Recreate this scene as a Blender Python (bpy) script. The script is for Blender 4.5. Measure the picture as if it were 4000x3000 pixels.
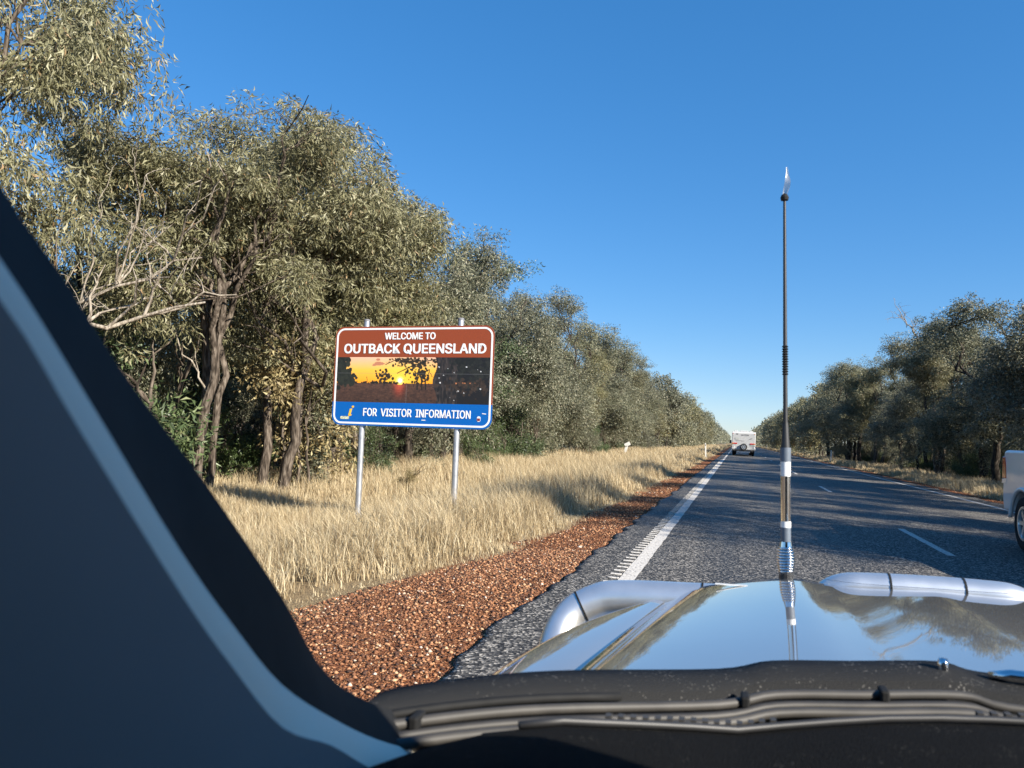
import bpy, math, random
import numpy as np
from mathutils import Vector, Matrix

# ------------------------------------------------------------------ camera, sky, sun, exposure
scene = bpy.context.scene
for o in list(bpy.data.objects):
    bpy.data.objects.remove(o)
C = scene.collection
CAM_H = 1.34
cam_data = bpy.data.cameras.new('camera')
cam = bpy.data.objects.new('camera', cam_data); C.objects.link(cam)
cam.matrix_world = Matrix((
    (0.9571111796841645, -0.03175064790013567, 0.28797584287837147, 0.0),
    (0.2850698177591882, -0.07418294121233421, -0.9556317754427333, 0.0),
    (0.05170482304708236, 0.996739076986053, -0.06195017096555038, CAM_H),
    (0, 0, 0, 1)))
cam_data.sensor_width = 36.0
cam_data.lens = 36.0 * 2950 / 4000
cam_data.clip_start = 0.02
cam_data.clip_end = 6000
cam_data.dof.use_dof = True
cam_data.dof.focus_distance = 14.0
cam_data.dof.aperture_fstop = 7.5
scene.camera = cam

SUN_EL = math.radians(28.5)
SUN_DIR = Vector((0.91 * math.cos(SUN_EL), -0.41 * math.cos(SUN_EL), math.sin(SUN_EL))).normalized()
world = bpy.data.worlds.new('World'); scene.world = world; world.use_nodes = True
wn = world.node_tree.nodes; wl = world.node_tree.links
bg = wn['Background']
sky = wn.new('ShaderNodeTexSky'); sky.sky_type = 'NISHITA'; sky.sun_disc = False
sky.sun_elevation = SUN_EL
sky.sun_rotation = math.atan2(SUN_DIR.x, SUN_DIR.y)
sky.air_density = 1.0; sky.dust_density = 0.0; sky.ozone_density = 6.0; sky.altitude = 200
hsv = wn.new('ShaderNodeHueSaturation'); hsv.inputs['Saturation'].default_value = 1.5
gm = wn.new('ShaderNodeGamma'); gm.inputs[1].default_value = 0.6; wl.new(sky.outputs[0], gm.inputs[0]); wl.new(gm.outputs[0], hsv.inputs['Color'])
tint = wn.new('ShaderNodeMix'); tint.data_type = 'RGBA'; tint.blend_type = 'MULTIPLY'; tint.inputs[0].default_value = 1; tint.inputs[7].default_value = (0.84, 0.88, 1.0, 1)
wl.new(hsv.outputs[0], tint.inputs[6]); wl.new(tint.outputs[2], bg.inputs[0]); bg.inputs[1].default_value = 0.15
sl = bpy.data.lights.new('sun', 'SUN'); sl.energy = 5.0; sl.angle = math.radians(0.53); sl.color = (1.0, 0.93, 0.82)
sun = bpy.data.objects.new('sun', sl); C.objects.link(sun)
sun.rotation_euler = SUN_DIR.to_track_quat('Z', 'Y').to_euler()
scene.view_settings.view_transform = 'Standard'; scene.view_settings.look = 'None'
scene.view_settings.gamma = 1; scene.view_settings.use_curve_mapping = False
scene.view_settings.exposure = 1.12
scene.render.engine = 'CYCLES'
scene.cycles.transparent_max_bounces = 16
scene.cycles.max_bounces = 8

rng = np.random.default_rng(7)
random.seed(7)
# ------------------------------------------------------------------ helpers
def link(o, parent=None):
    C.objects.link(o)
    if parent is not None:
        o.parent = parent
    return o
def tag(o, label=None, cat=None, group=None, kind=None):
    if label: o['label'] = label
    if cat: o['category'] = cat
    if group: o['group'] = group
    if kind: o['kind'] = kind
    return o
def thing(name, label, cat, loc=(0, 0, 0), rotz=0.0, group=None):
    o = bpy.data.objects.new(name, None); o.empty_display_size = 0.2
    C.objects.link(o); o.location = loc; o.rotation_euler = (0, 0, rotz)
    return tag(o, label, cat, group)
def copy_tree(o, parent=None):
    c = o.copy(); C.objects.link(c); c.parent = parent
    for ch in list(o.children):
        copy_tree(ch, c)
    return c

class MB:
    """collects simple shapes and builds ONE mesh object"""
    def __init__(s): s.v = []; s.f = []
    def add(s, vs, fs):
        b = len(s.v); s.v += [tuple(map(float, p)) for p in vs]; s.f += [[i + b for i in f] for f in fs]; return s
    def box(s, c, d, rz=0.0, rx=0.0, ry=0.0):
        M = Matrix.Rotation(rz, 3, 'Z') @ Matrix.Rotation(ry, 3, 'Y') @ Matrix.Rotation(rx, 3, 'X')
        vs = []
        for x in (-1, 1):
            for y in (-1, 1):
                for z in (-1, 1):
                    vs.append(M @ Vector((x * d[0] / 2, y * d[1] / 2, z * d[2] / 2)) + Vector(c))
        return s.add(vs, [(0, 1, 3, 2), (4, 6, 7, 5), (0, 4, 5, 1), (2, 3, 7, 6), (0, 2, 6, 4), (1, 5, 7, 3)])
    def tube(s, pts, rad, n=8, cap=True):
        pts = [Vector(p) for p in pts]
        if not hasattr(rad, '__len__'): rad = [rad] * len(pts)
        b = len(s.v); ref = None
        for i, p in enumerate(pts):
            t = (pts[min(i + 1, len(pts) - 1)] - pts[max(i - 1, 0)]).normalized()
            if ref is None:
                ref = t.orthogonal().normalized()
            ref = (ref - t * ref.dot(t)).normalized(); q = t.cross(ref)
            for k in range(n):
                a = 2 * math.pi * k / n
                w = p + (ref * math.cos(a) + q * math.sin(a)) * rad[i]
                s.v.append((w.x, w.y, w.z))
        for i in range(len(pts) - 1):
            for k in range(n):
                s.f.append([b + i * n + k, b + i * n + (k + 1) % n, b + (i + 1) * n + (k + 1) % n, b + (i + 1) * n + k])
        if cap:
            s.f.append([b + k for k in range(n)][::-1]); s.f.append([b + (len(pts) - 1) * n + k for k in range(n)])
        return s
    def lathe(s, prof, c=(0, 0, 0), axis='Z', n=24):
        """prof: (radius, height) list"""
        b = len(s.v)
        for r, h in prof:
            for k in range(n):
                a = 2 * math.pi * k / n; x, y = r * math.cos(a), r * math.sin(a)
                p = {'Z': (x, y, h), 'X': (h, x, y), 'Y': (x, h, y)}[axis]
                s.v.append((p[0] + c[0], p[1] + c[1], p[2] + c[2]))
        for i in range(len(prof) - 1):
            for k in range(n):
                s.f.append([b + i * n + k, b + i * n + (k + 1) % n, b + (i + 1) * n + (k + 1) % n, b + (i + 1) * n + k])
        return s
    def prism(s, poly, a0, a1, axis='X', inset=0.0, map1=None):
        """extrude a 2D polygon (p,q) along axis; map1 alters the polygon at both ends"""
        n = len(poly); vs = []
        for a in (a0, a1):
            for p, q in poly:
                vs.append({'X': (a, p, q), 'Y': (p, a, q), 'Z': (p, q, a)}[axis])
        fs = [list(range(n)), list(range(2 * n - 1, n - 1, -1))]
        for i in range(n):
            j = (i + 1) % n
            fs.append([i, i + n, j + n, j][::-1])
        return s.add(vs, fs)
    def grid(s, P):
        """P: array rows x cols x 3"""
        r, c = len(P), len(P[0]); b = len(s.v)
        for row in P:
            for p in row: s.v.append(tuple(map(float, p)))
        for i in range(r - 1):
            for j in range(c - 1):
                s.f.append([b + i * c + j, b + i * c + j + 1, b + (i + 1) * c + j + 1, b + (i + 1) * c + j])
        return s
    def build(s, name, mat, parent=None, smooth=False, bevel=0.0, seg=2, solid=0.0):
        me = bpy.data.meshes.new(name); me.from_pydata(s.v, [], s.f); me.update()
        import bmesh
        bm = bmesh.new(); bm.from_mesh(me); bmesh.ops.recalc_face_normals(bm, faces=bm.faces); bm.to_mesh(me); bm.free()
        if mat: me.materials.append(mat)
        o = bpy.data.objects.new(name, me); link(o, parent)
        if smooth: me.polygons.foreach_set('use_smooth', [True] * len(me.polygons))
        if solid:
            m = o.modifiers.new('solid', 'SOLIDIFY'); m.thickness = solid; m.offset = -1
        if bevel:
            m = o.modifiers.new('bevel', 'BEVEL'); m.width = bevel; m.segments = seg; m.limit_method = 'ANGLE'
        return o

def np_mesh(name, verts, tris, mat, parent=None, smooth=False, link_it=True):
    """verts (N,3), tris (M,3 or 4) arrays -> object"""
    k = tris.shape[1]
    me = bpy.data.meshes.new(name)
    me.vertices.add(len(verts)); me.vertices.foreach_set('co', np.ascontiguousarray(verts, dtype=np.float32).ravel())
    me.loops.add(tris.size); me.loops.foreach_set('vertex_index', np.ascontiguousarray(tris, dtype=np.int32).ravel())
    me.polygons.add(len(tris)); me.polygons.foreach_set('loop_start', np.arange(0, tris.size, k, dtype=np.int32))
    if smooth: me.polygons.foreach_set('use_smooth', np.ones(len(tris), dtype=bool))
    me.update(calc_edges=True)
    if mat: me.materials.append(mat)
    o = bpy.data.objects.new(name, me)
    if link_it: link(o, parent)
    return o

_L = np.random.default_rng(3).random((64, 64))
def vnoise(x, y, sc=1.0, off=0):
    """smooth lattice noise 0..1"""
    x = np.asarray(x) / sc + off * 17.3 + 1000; y = np.asarray(y) / sc + off * 9.1 + 1000
    i = np.floor(x).astype(int); j = np.floor(y).astype(int); fx = x - i; fy = y - j
    fx = fx * fx * (3 - 2 * fx); fy = fy * fy * (3 - 2 * fy)
    g = lambda a, b: _L[a % 64, b % 64]
    return (g(i, j) * (1 - fx) + g(i + 1, j) * fx) * (1 - fy) + (g(i, j + 1) * (1 - fx) + g(i + 1, j + 1) * fx) * fy

# ------------------------------------------------------------------ materials
def mat(name, col=(0.5, 0.5, 0.5), rough=0.5, metal=0.0, spec=0.5, coat=0.0, var=0.0, vscale=20.0, bump=0.0, bscale=60.0, rvar=0.0):
    m = bpy.data.materials.new(name); m.use_nodes = True
    n = m.node_tree.nodes; l = m.node_tree.links; b = n['Principled BSDF']
    b.inputs['Base Color'].default_value = (*col, 1); b.inputs['Roughness'].default_value = rough
    b.inputs['Metallic'].default_value = metal; b.inputs['Specular IOR Level'].default_value = spec
    if coat: b.inputs['Coat Weight'].default_value = coat; b.inputs['Coat Roughness'].default_value = 0.03
    tc = n.new('ShaderNodeTexCoord')
    if var:
        t = n.new('ShaderNodeTexNoise'); t.inputs['Scale'].default_value = vscale; t.inputs['Detail'].default_value = 6
        l.new(tc.outputs['Object'], t.inputs['Vector'])
        r = n.new('ShaderNodeValToRGB'); r.color_ramp.elements[0].position = 0.3; r.color_ramp.elements[1].position = 0.7
        r.color_ramp.elements[0].color = (*[c * (1 - var) for c in col], 1)
        r.color_ramp.elements[1].color = (*[min(1, c * (1 + var)) for c in col], 1)
        l.new(t.outputs['Fac'], r.inputs[0]); l.new(r.outputs[0], b.inputs['Base Color'])
        if rvar:
            mr = n.new('ShaderNodeMapRange'); mr.inputs['To Min'].default_value = rough - rvar; mr.inputs['To Max'].default_value = rough + rvar
            l.new(t.outputs['Fac'], mr.inputs[0]); l.new(mr.outputs[0], b.inputs['Roughness'])
    if bump:
        t2 = n.new('ShaderNodeTexNoise'); t2.inputs['Scale'].default_value = bscale; t2.inputs['Detail'].default_value = 8
        l.new(tc.outputs['Object'], t2.inputs['Vector'])
        bp = n.new('ShaderNodeBump'); bp.inputs['Strength'].default_value = bump; bp.inputs['Distance'].default_value = 0.01
        l.new(t2.outputs['Fac'], bp.inputs['Height']); l.new(bp.outputs[0], b.inputs['Normal'])
    return m
def ramp(n, stops):
    r = n.new('ShaderNodeValToRGB'); e = r.color_ramp.elements
    while len(e) < len(stops): e.new(0.5)
    for k, (p, c) in zip(e, stops): k.position = p; k.color = (*c, 1)
    return r
def island_mat(name, stops, rough=0.5, transl=0.0, spec=0.4, objvar=0.0):
    """colour picked per leaf / blade / stone"""
    m = bpy.data.materials.new(name); m.use_nodes = True
    n = m.node_tree.nodes; l = m.node_tree.links; b = n['Principled BSDF']
    g = n.new('ShaderNodeNewGeometry'); r = ramp(n, stops)
    l.new(g.outputs['Random Per Island'], r.inputs[0])
    src = r.outputs[0]
    if objvar:
        oi = n.new('ShaderNodeObjectInfo'); hs = n.new('ShaderNodeHueSaturation')
        mr = n.new('ShaderNodeMapRange'); mr.inputs['To Min'].default_value = 1 - objvar; mr.inputs['To Max'].default_value = 1 + objvar
        l.new(oi.outputs['Random'], mr.inputs[0]); l.new(mr.outputs[0], hs.inputs['Value'])
        m2 = n.new('ShaderNodeMapRange'); m2.inputs['To Min'].default_value = 1.0 - objvar; m2.inputs['To Max'].default_value = 1.0
        mm = n.new('ShaderNodeMath'); mm.operation = 'FRACT'; mx = n.new('ShaderNodeMath'); mx.operation = 'MULTIPLY'; mx.inputs[1].default_value = 7.31
        l.new(oi.outputs['Random'], mx.inputs[0]); l.new(mx.outputs[0], mm.inputs[0]); l.new(mm.outputs[0], m2.inputs[0])
        l.new(m2.outputs[0], hs.inputs['Saturation']); l.new(src, hs.inputs['Color']); src = hs.outputs[0]
    l.new(src, b.inputs['Base Color'])
    b.inputs['Roughness'].default_value = rough; b.inputs['Specular IOR Level'].default_value = spec
    if transl:
        t = n.new('ShaderNodeBsdfTranslucent'); mx = n.new('ShaderNodeMixShader'); mx.inputs[0].default_value = transl
        l.new(src, t.inputs[0]); l.new(b.outputs[0], mx.inputs[1]); l.new(t.outputs[0], mx.inputs[2])
        l.new(mx.outputs[0], n['Material Output'].inputs[0])
    return m
def glass_mat(name, tint=(0.1, 0.1, 0.1), rough=0.02, ior=1.45):
    m = bpy.data.materials.new(name); m.use_nodes = True
    n = m.node_tree.nodes; l = m.node_tree.links; n.remove(n['Principled BSDF'])
    t = n.new('ShaderNodeBsdfTransparent'); t.inputs[0].default_value = (*tint, 1)
    g = n.new('ShaderNodeBsdfGlossy'); g.inputs['Roughness'].default_value = rough
    f = n.new('ShaderNodeFresnel'); f.inputs[0].default_value = ior
    mx = n.new('ShaderNodeMixShader'); l.new(f.outputs[0], mx.inputs[0]); l.new(t.outputs[0], mx.inputs[1]); l.new(g.outputs[0], mx.inputs[2])
    l.new(mx.outputs[0], n['Material Output'].inputs[0])
    return m

def ground_mat():
    m = bpy.data.materials.new('roadside_earth'); m.use_nodes = True
    n = m.node_tree.nodes; l = m.node_tree.links; b = n['Principled BSDF']
    g = n.new('ShaderNodeNewGeometry'); sp = n.new('ShaderNodeSeparateXYZ'); l.new(g.outputs['Position'], sp.inputs[0])
    def noise(s, d=6):
        t = n.new('ShaderNodeTexNoise'); t.inputs['Scale'].default_value = s; t.inputs['Detail'].default_value = d
        l.new(g.outputs['Position'], t.inputs['Vector']); return t
    def math_(op, a, bb):
        k = n.new('ShaderNodeMath'); k.operation = op
        for i, v in enumerate((a, bb)):
            if isinstance(v, (int, float)): k.inputs[i].default_value = v
            else: l.new(v, k.inputs[i])
        return k.outputs[0]
    big = noise(0.9, 5); fine = noise(45, 8); mid = noise(6, 6)
    x = math_('ADD', sp.outputs[0], math_('MULTIPLY', math_('SUBTRACT', big.outputs['Fac'], 0.5), 1.6))
    # red gravel | straw | leaf litter by distance from the seal
    grav = ramp(n, [(0.0, (0.045, 0.018, 0.012)), (0.35, (0.13, 0.045, 0.022)), (0.55, (0.24, 0.09, 0.035)), (0.75, (0.36, 0.16, 0.07))])
    vor = n.new('ShaderNodeTexVoronoi'); vor.inputs['Scale'].default_value = 70; l.new(g.outputs['Position'], vor.inputs['Vector'])
    sepc = n.new('ShaderNodeSeparateColor'); l.new(vor.outputs['Color'], sepc.inputs[0])
    l.new(math_('MULTIPLY', math_('ADD', fine.outputs['Fac'], sepc.outputs[0]), 0.5), grav.inputs[0])
    straw = ramp(n, [(0.3, (0.16, 0.11, 0.06)), (0.5, (0.30, 0.21, 0.11)), (0.7, (0.44, 0.33, 0.18))])
    l.new(fine.outputs['Fac'], straw.inputs[0])
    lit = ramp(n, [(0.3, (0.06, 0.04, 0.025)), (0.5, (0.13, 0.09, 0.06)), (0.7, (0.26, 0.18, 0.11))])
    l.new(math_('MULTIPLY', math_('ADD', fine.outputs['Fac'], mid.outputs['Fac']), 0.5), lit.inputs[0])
    def mix(fac, a, bb):
        k = n.new('ShaderNodeMix'); k.data_type = 'RGBA'; l.new(fac, k.inputs[0]); l.new(a, k.inputs[6]); l.new(bb, k.inputs[7]); return k.outputs[2]
    def step(v, a, bb):
        k = n.new('ShaderNodeMapRange'); k.interpolation_type = 'SMOOTHSTEP'; l.new(v, k.inputs[0]); k.inputs[1].default_value = a; k.inputs[2].default_value = bb; return k.outputs[0]
    # gravel reaches to x=-3.4 near the car and narrows along the road
    ymap = n.new('ShaderNodeMapRange'); l.new(sp.outputs[1], ymap.inputs[0]); ymap.inputs[1].default_value = 4; ymap.inputs[2].default_value = 13
    ymap.inputs[3].default_value = 0.0; ymap.inputs[4].default_value = 1.0
    xs = math_('SUBTRACT', x, ymap.outputs[0])
    left = mix(step(xs, -3.1, -3.5), grav.outputs[0], straw.outputs[0])
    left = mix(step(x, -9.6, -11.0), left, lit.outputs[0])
    right = mix(step(x, 7.9, 8.3), grav.outputs[0], straw.outputs[0])
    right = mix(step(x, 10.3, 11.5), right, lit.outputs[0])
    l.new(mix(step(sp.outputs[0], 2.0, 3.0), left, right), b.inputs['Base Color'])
    b.inputs['Roughness'].default_value = 0.95; b.inputs['Specular IOR Level'].default_value = 0.15
    bp = n.new('ShaderNodeBump'); bp.inputs['Strength'].default_value = 0.8; bp.inputs['Distance'].default_value = 0.02
    l.new(math_('ADD', fine.outputs['Fac'], vor.outputs['Distance']), bp.inputs['Height']); l.new(bp.outputs[0], b.inputs['Normal'])
    return m

def asphalt_mat():
    m = bpy.data.materials.new('chip_seal_asphalt'); m.use_nodes = True
    n = m.node_tree.nodes; l = m.node_tree.links; b = n['Principled BSDF']
    g = n.new('ShaderNodeNewGeometry'); sp = n.new('ShaderNodeSeparateXYZ'); l.new(g.outputs['Position'], sp.inputs[0])
    v = n.new('ShaderNodeTexVoronoi'); v.inputs['Scale'].default_value = 55; l.new(g.outputs['Position'], v.inputs['Vector'])
    sc = n.new('ShaderNodeSeparateColor'); l.new(v.outputs['Color'], sc.inputs[0])
    r = ramp(n, [(0.0, (0.014, 0.014, 0.014)), (0.45, (0.045, 0.043, 0.041)), (0.75, (0.12, 0.112, 0.1)), (1.0, (0.38, 0.345, 0.295))])
    l.new(sc.outputs[0], r.inputs[0])
    # long patches stretched along the road
    mp = n.new('ShaderNodeMapping'); mp.inputs['Scale'].default_value = (1.6, 0.06, 1); l.new(g.outputs['Position'], mp.inputs['Vector'])
    t = n.new('ShaderNodeTexNoise'); t.inputs['Scale'].default_value = 1.0; t.inputs['Detail'].default_value = 5; l.new(mp.outputs[0], t.inputs['Vector'])
    mr = n.new('ShaderNodeMapRange'); mr.inputs[1].default_value = 0.3; mr.inputs[2].default_value = 0.7; mr.inputs[3].default_value = 0.62; mr.inputs[4].default_value = 1.3
    l.new(t.outputs['Fac'], mr.inputs[0])
    mx = n.new('ShaderNodeMix'); mx.data_type = 'RGBA'; mx.blend_type = 'MULTIPLY'; mx.inputs[0].default_value = 1
    cb = n.new('ShaderNodeCombineColor')
    for i in range(3): l.new(mr.outputs[0], cb.inputs[i])
    l.new(r.outputs[0], mx.inputs[6]); l.new(cb.outputs[0], mx.inputs[7]); l.new(mx.outputs[2], b.inputs['Base Color'])
    mr2 = n.new('ShaderNodeMapRange'); mr2.inputs[1].default_value = 0.3; mr2.inputs[2].default_value = 0.7; mr2.inputs[3].default_value = 0.5; mr2.inputs[4].default_value = 0.8
    l.new(t.outputs['Fac'], mr2.inputs[0]); l.new(mr2.outputs[0], b.inputs['Roughness'])
    b.inputs['Specular IOR Level'].default_value = 0.22
    bp = n.new('ShaderNodeBump'); bp.inputs['Strength'].default_value = 0.7; bp.inputs['Distance'].default_value = 0.008
    l.new(v.outputs['Distance'], bp.inputs['Height']); l.new(bp.outputs[0], b.inputs['Normal'])
    return m

def paint_mat(name, col):
    m = mat(name, col, 0.75, spec=0.3)
    n = m.node_tree.nodes; l = m.node_tree.links; b = n['Principled BSDF']
    g = n.new('ShaderNodeNewGeometry'); t = n.new('ShaderNodeTexNoise'); t.inputs['Scale'].default_value = 38; t.inputs['Detail'].default_value = 8
    l.new(g.outputs['Position'], t.inputs['Vector'])
    r = ramp(n, [(0.33, (0.10, 0.095, 0.09)), (0.43, tuple(c * 0.8 for c in col)), (0.6, col)])
    l.new(t.outputs['Fac'], r.inputs[0]); l.new(r.outputs[0], b.inputs['Base Color'])
    bp = n.new('ShaderNodeBump'); bp.inputs['Strength'].default_value = 0.6; bp.inputs['Distance'].default_value = 0.006
    l.new(t.outputs['Fac'], bp.inputs['Height']); l.new(bp.outputs[0], b.inputs['Normal'])
    return m

def bark_mat(name, c0, c1, c2):
    m = mat(name, c1, 0.9, spec=0.2)
    n = m.node_tree.nodes; l = m.node_tree.links; b = n['Principled BSDF']
    tc = n.new('ShaderNodeTexCoord'); mp = n.new('ShaderNodeMapping'); mp.inputs['Scale'].default_value = (14, 14, 2.2)
    l.new(tc.outputs['Object'], mp.inputs['Vector'])
    t = n.new('ShaderNodeTexNoise'); t.inputs['Scale'].default_value = 1.6; t.inputs['Detail'].default_value = 8; l.new(mp.outputs[0], t.inputs['Vector'])
    r = ramp(n, [(0.35, c0), (0.5, c1), (0.68, c2)]); l.new(t.outputs['Fac'], r.inputs[0]); l.new(r.outputs[0], b.inputs['Base Color'])
    bp = n.new('ShaderNodeBump'); bp.inputs['Strength'].default_value = 0.9; bp.inputs['Distance'].default_value = 0.03
    l.new(t.outputs['Fac'], bp.inputs['Height']); l.new(bp.outputs[0], b.inputs['Normal'])
    return m

M = {}
M['ground'] = ground_mat(); M['asphalt'] = asphalt_mat()
M['road_paint'] = paint_mat('worn_white_road_paint', (0.62, 0.58, 0.52))
M['stone'] = island_mat('red_gravel_stones', [(0.0, (0.035, 0.022, 0.018)), (0.3, (0.12, 0.055, 0.032)), (0.65, (0.27, 0.12, 0.058)), (0.9, (0.46, 0.24, 0.12)), (0.97, (0.5, 0.33, 0.19)), (1.0, (0.6, 0.5, 0.41))], 0.85, 0, 0.25)
M['straw'] = island_mat('dry_straw_grass', [(0.0, (0.24, 0.165, 0.09)), (0.35, (0.45, 0.345, 0.195)), (0.7, (0.6, 0.49, 0.3)), (1.0, (0.74, 0.645, 0.44))], 0.6, 0.3, 0.3)
M['leaf_olive'] = island_mat('olive_wattle_leaves', [(0.0, (0.085, 0.081, 0.038)), (0.45, (0.2, 0.187, 0.088)), (0.8, (0.3, 0.285, 0.155)), (0.95, (0.38, 0.355, 0.22)), (1.0, (0.32, 0.18, 0.07))], 0.5, 0.28, 0.35, 0.12)
M['leaf_grey'] = island_mat('grey_green_box_leaves', [(0.0, (0.075, 0.08, 0.045)), (0.5, (0.19, 0.192, 0.112)), (0.85, (0.3, 0.3, 0.2)), (1.0, (0.37, 0.31, 0.19))], 0.5, 0.24, 0.4, 0.14)
M['leaf_green'] = island_mat('fresh_green_leaves', [(0.0, (0.035, 0.055, 0.02)), (0.5, (0.08, 0.12, 0.038)), (0.9, (0.15, 0.2, 0.075)), (1.0, (0.22, 0.23, 0.1))], 0.45, 0.25, 0.5, 0.14)
M['leaf_dry'] = island_mat('yellowed_dry_leaves', [(0.0, (0.13, 0.09, 0.04)), (0.5, (0.28, 0.22, 0.1)), (1.0, (0.45, 0.38, 0.2))], 0.55, 0.25, 0.4)
M['bark'] = bark_mat('rough_grey_brown_bark', (0.025, 0.019, 0.014), (0.085, 0.066, 0.05), (0.2, 0.165, 0.13))
M['bark_dark'] = bark_mat('dark_furrowed_bark', (0.012, 0.010, 0.008), (0.045, 0.036, 0.028), (0.11, 0.09, 0.07))
M['deadwood'] = bark_mat('bleached_dead_wood', (0.12, 0.095, 0.07), (0.27, 0.23, 0.18), (0.42, 0.37, 0.3))
M['galv'] = mat('galvanised_steel', (0.5, 0.51, 0.53), 0.42, 0.75, var=0.12, vscale=9, rvar=0.08)
M['sign_brown'] = mat('sign_brown_sheeting', (0.27, 0.055, 0.018), 0.4, spec=0.4)
M['sign_blue'] = mat('sign_blue_sheeting', (0.0, 0.11, 0.42), 0.4, spec=0.4)
M['sign_white'] = mat('sign_white_sheeting', (0.82, 0.82, 0.82), 0.4)
M['sign_yellow'] = mat('sign_yellow_sheeting', (0.85, 0.5, 0.04), 0.4)
M['sign_back'] = mat('sign_aluminium_back', (0.4, 0.4, 0.4), 0.5, 0.8)
M['white_paint'] = mat('white_vehicle_paint', (0.72, 0.72, 0.71), 0.35, coat=0.6, var=0.04, vscale=3)
M['white_clad'] = mat('white_ribbed_cladding', (0.5, 0.5, 0.49), 0.45, var=0.03, vscale=2)
M['post_white'] = mat('white_plastic_post', (0.75, 0.74, 0.68), 0.55, var=0.08, vscale=12)
M['silver'] = mat('silver_metallic_paint', (0.40, 0.395, 0.385), 0.03, 0.62, coat=0.6, var=0.04, vscale=4, rvar=0.01)
M['alloy'] = mat('polished_alloy_tube', (0.84, 0.83, 0.8), 0.36, 0.86, var=0.06, vscale=12, rvar=0.06)
M['chrome'] = mat('chrome', (0.75, 0.75, 0.75), 0.12, 1.0)
M['rubber'] = mat('black_rubber', (0.009, 0.009, 0.009), 0.75, spec=0.3, var=0.3, vscale=30)
M['tyre'] = mat('tyre_rubber', (0.022, 0.022, 0.023), 0.85, spec=0.25, var=0.3, vscale=12)
M['black_plastic'] = mat('black_plastic', (0.025, 0.025, 0.026), 0.5, var=0.2, vscale=20)
M['red_lens'] = mat('red_lamp_lens', (0.5, 0.012, 0.012), 0.2, coat=0.5)
M['orange_lens'] = mat('orange_lamp_lens', (0.75, 0.22, 0.02), 0.25, coat=0.5)
M['clear_lens'] = mat('clear_lamp_lens', (0.7, 0.7, 0.7), 0.2, coat=0.5)
M['tinted'] = glass_mat('tinted_side_glass', (0.05, 0.055, 0.06))
M['clear_plastic'] = glass_mat('clear_acrylic', (0.96, 0.965, 0.97), 0.05, 1.15)
fm = glass_mat('milky_plastic_flag', (.9, .9, .9), .3); M['flag'] = fm
_n = fm.node_tree.nodes; _d = _n.new('ShaderNodeBsdfTranslucent'); _d.inputs[0].default_value = (.75, .74, .7, 1); _d2 = _n.new('ShaderNodeBsdfDiffuse'); _d2.inputs[0].default_value = (.75, .74, .7, 1)
_a = _n.new('ShaderNodeMixShader'); fm.node_tree.links.new(_d.outputs[0], _a.inputs[1]); fm.node_tree.links.new(_d2.outputs[0], _a.inputs[2])
_b = _n.new('ShaderNodeMixShader'); _b.inputs[0].default_value = .6; _old = _n['Material Output'].inputs[0].links[0].from_socket
fm.node_tree.links.new(_old, _b.inputs[1]); fm.node_tree.links.new(_a.outputs[0], _b.inputs[2]); fm.node_tree.links.new(_b.outputs[0], _n['Material Output'].inputs[0])
M['grey_print'] = mat('grey_print', (0.16, 0.16, 0.17), 0.5)
M['trim'] = mat('grey_pillar_trim', (0.27, 0.28, 0.285), 0.6, spec=0.4, var=0.03, vscale=8)
M['trim_edge'] = mat('trim_edge_painted_lit', (0.88, 0.80, 0.64), 0.6, spec=0.4)  # pale warm colour stands in for light falling on the grey trim's edge
M['headliner'] = mat('dark_headliner', (0.05, 0.05, 0.05), 0.95)

# speckled dusty black plastic for dash and cowl
def dusty(name, base, dust, scale, thr, rough=0.7, bump=0.35):
    m = mat(name, base, rough, spec=.12, bump=bump, bscale=scale * 3)
    n = m.node_tree.nodes; l = m.node_tree.links; b = n['Principled BSDF']
    tc = n.new('ShaderNodeTexCoord')
    v = n.new('ShaderNodeTexVoronoi'); v.inputs['Scale'].default_value = scale; l.new(tc.outputs['Object'], v.inputs['Vector'])
    t = n.new('ShaderNodeTexNoise'); t.inputs['Scale'].default_value = scale * 0.12; t.inputs['Detail'].default_value = 6; l.new(tc.outputs['Object'], t.inputs['Vector'])
    s = n.new('ShaderNodeMath'); s.operation = 'SUBTRACT'; l.new(t.outputs['Fac'], s.inputs[0]); l.new(v.outputs['Distance'], s.inputs[1])
    r = ramp(n, [(thr, base), (thr + 0.1, dust)]); l.new(s.outputs[0], r.inputs[0]); l.new(r.outputs[0], b.inputs['Base Color'])
    return m
M['cowl'] = dusty('dusty_cowl_plastic', (0.02, 0.02, 0.02), (0.12, 0.115, 0.105), 170, 0.33)
M['dash'] = dusty('black_dash_foam', (0.004, 0.004, 0.004), (0.05, 0.047, 0.04), 140, 0.36, 0.95, 0.6)
M['grime'] = mat('grimy_wiper_metal', (0.045, 0.041, 0.036), 0.6, 0.0, var=0.25, vscale=25)

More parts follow.
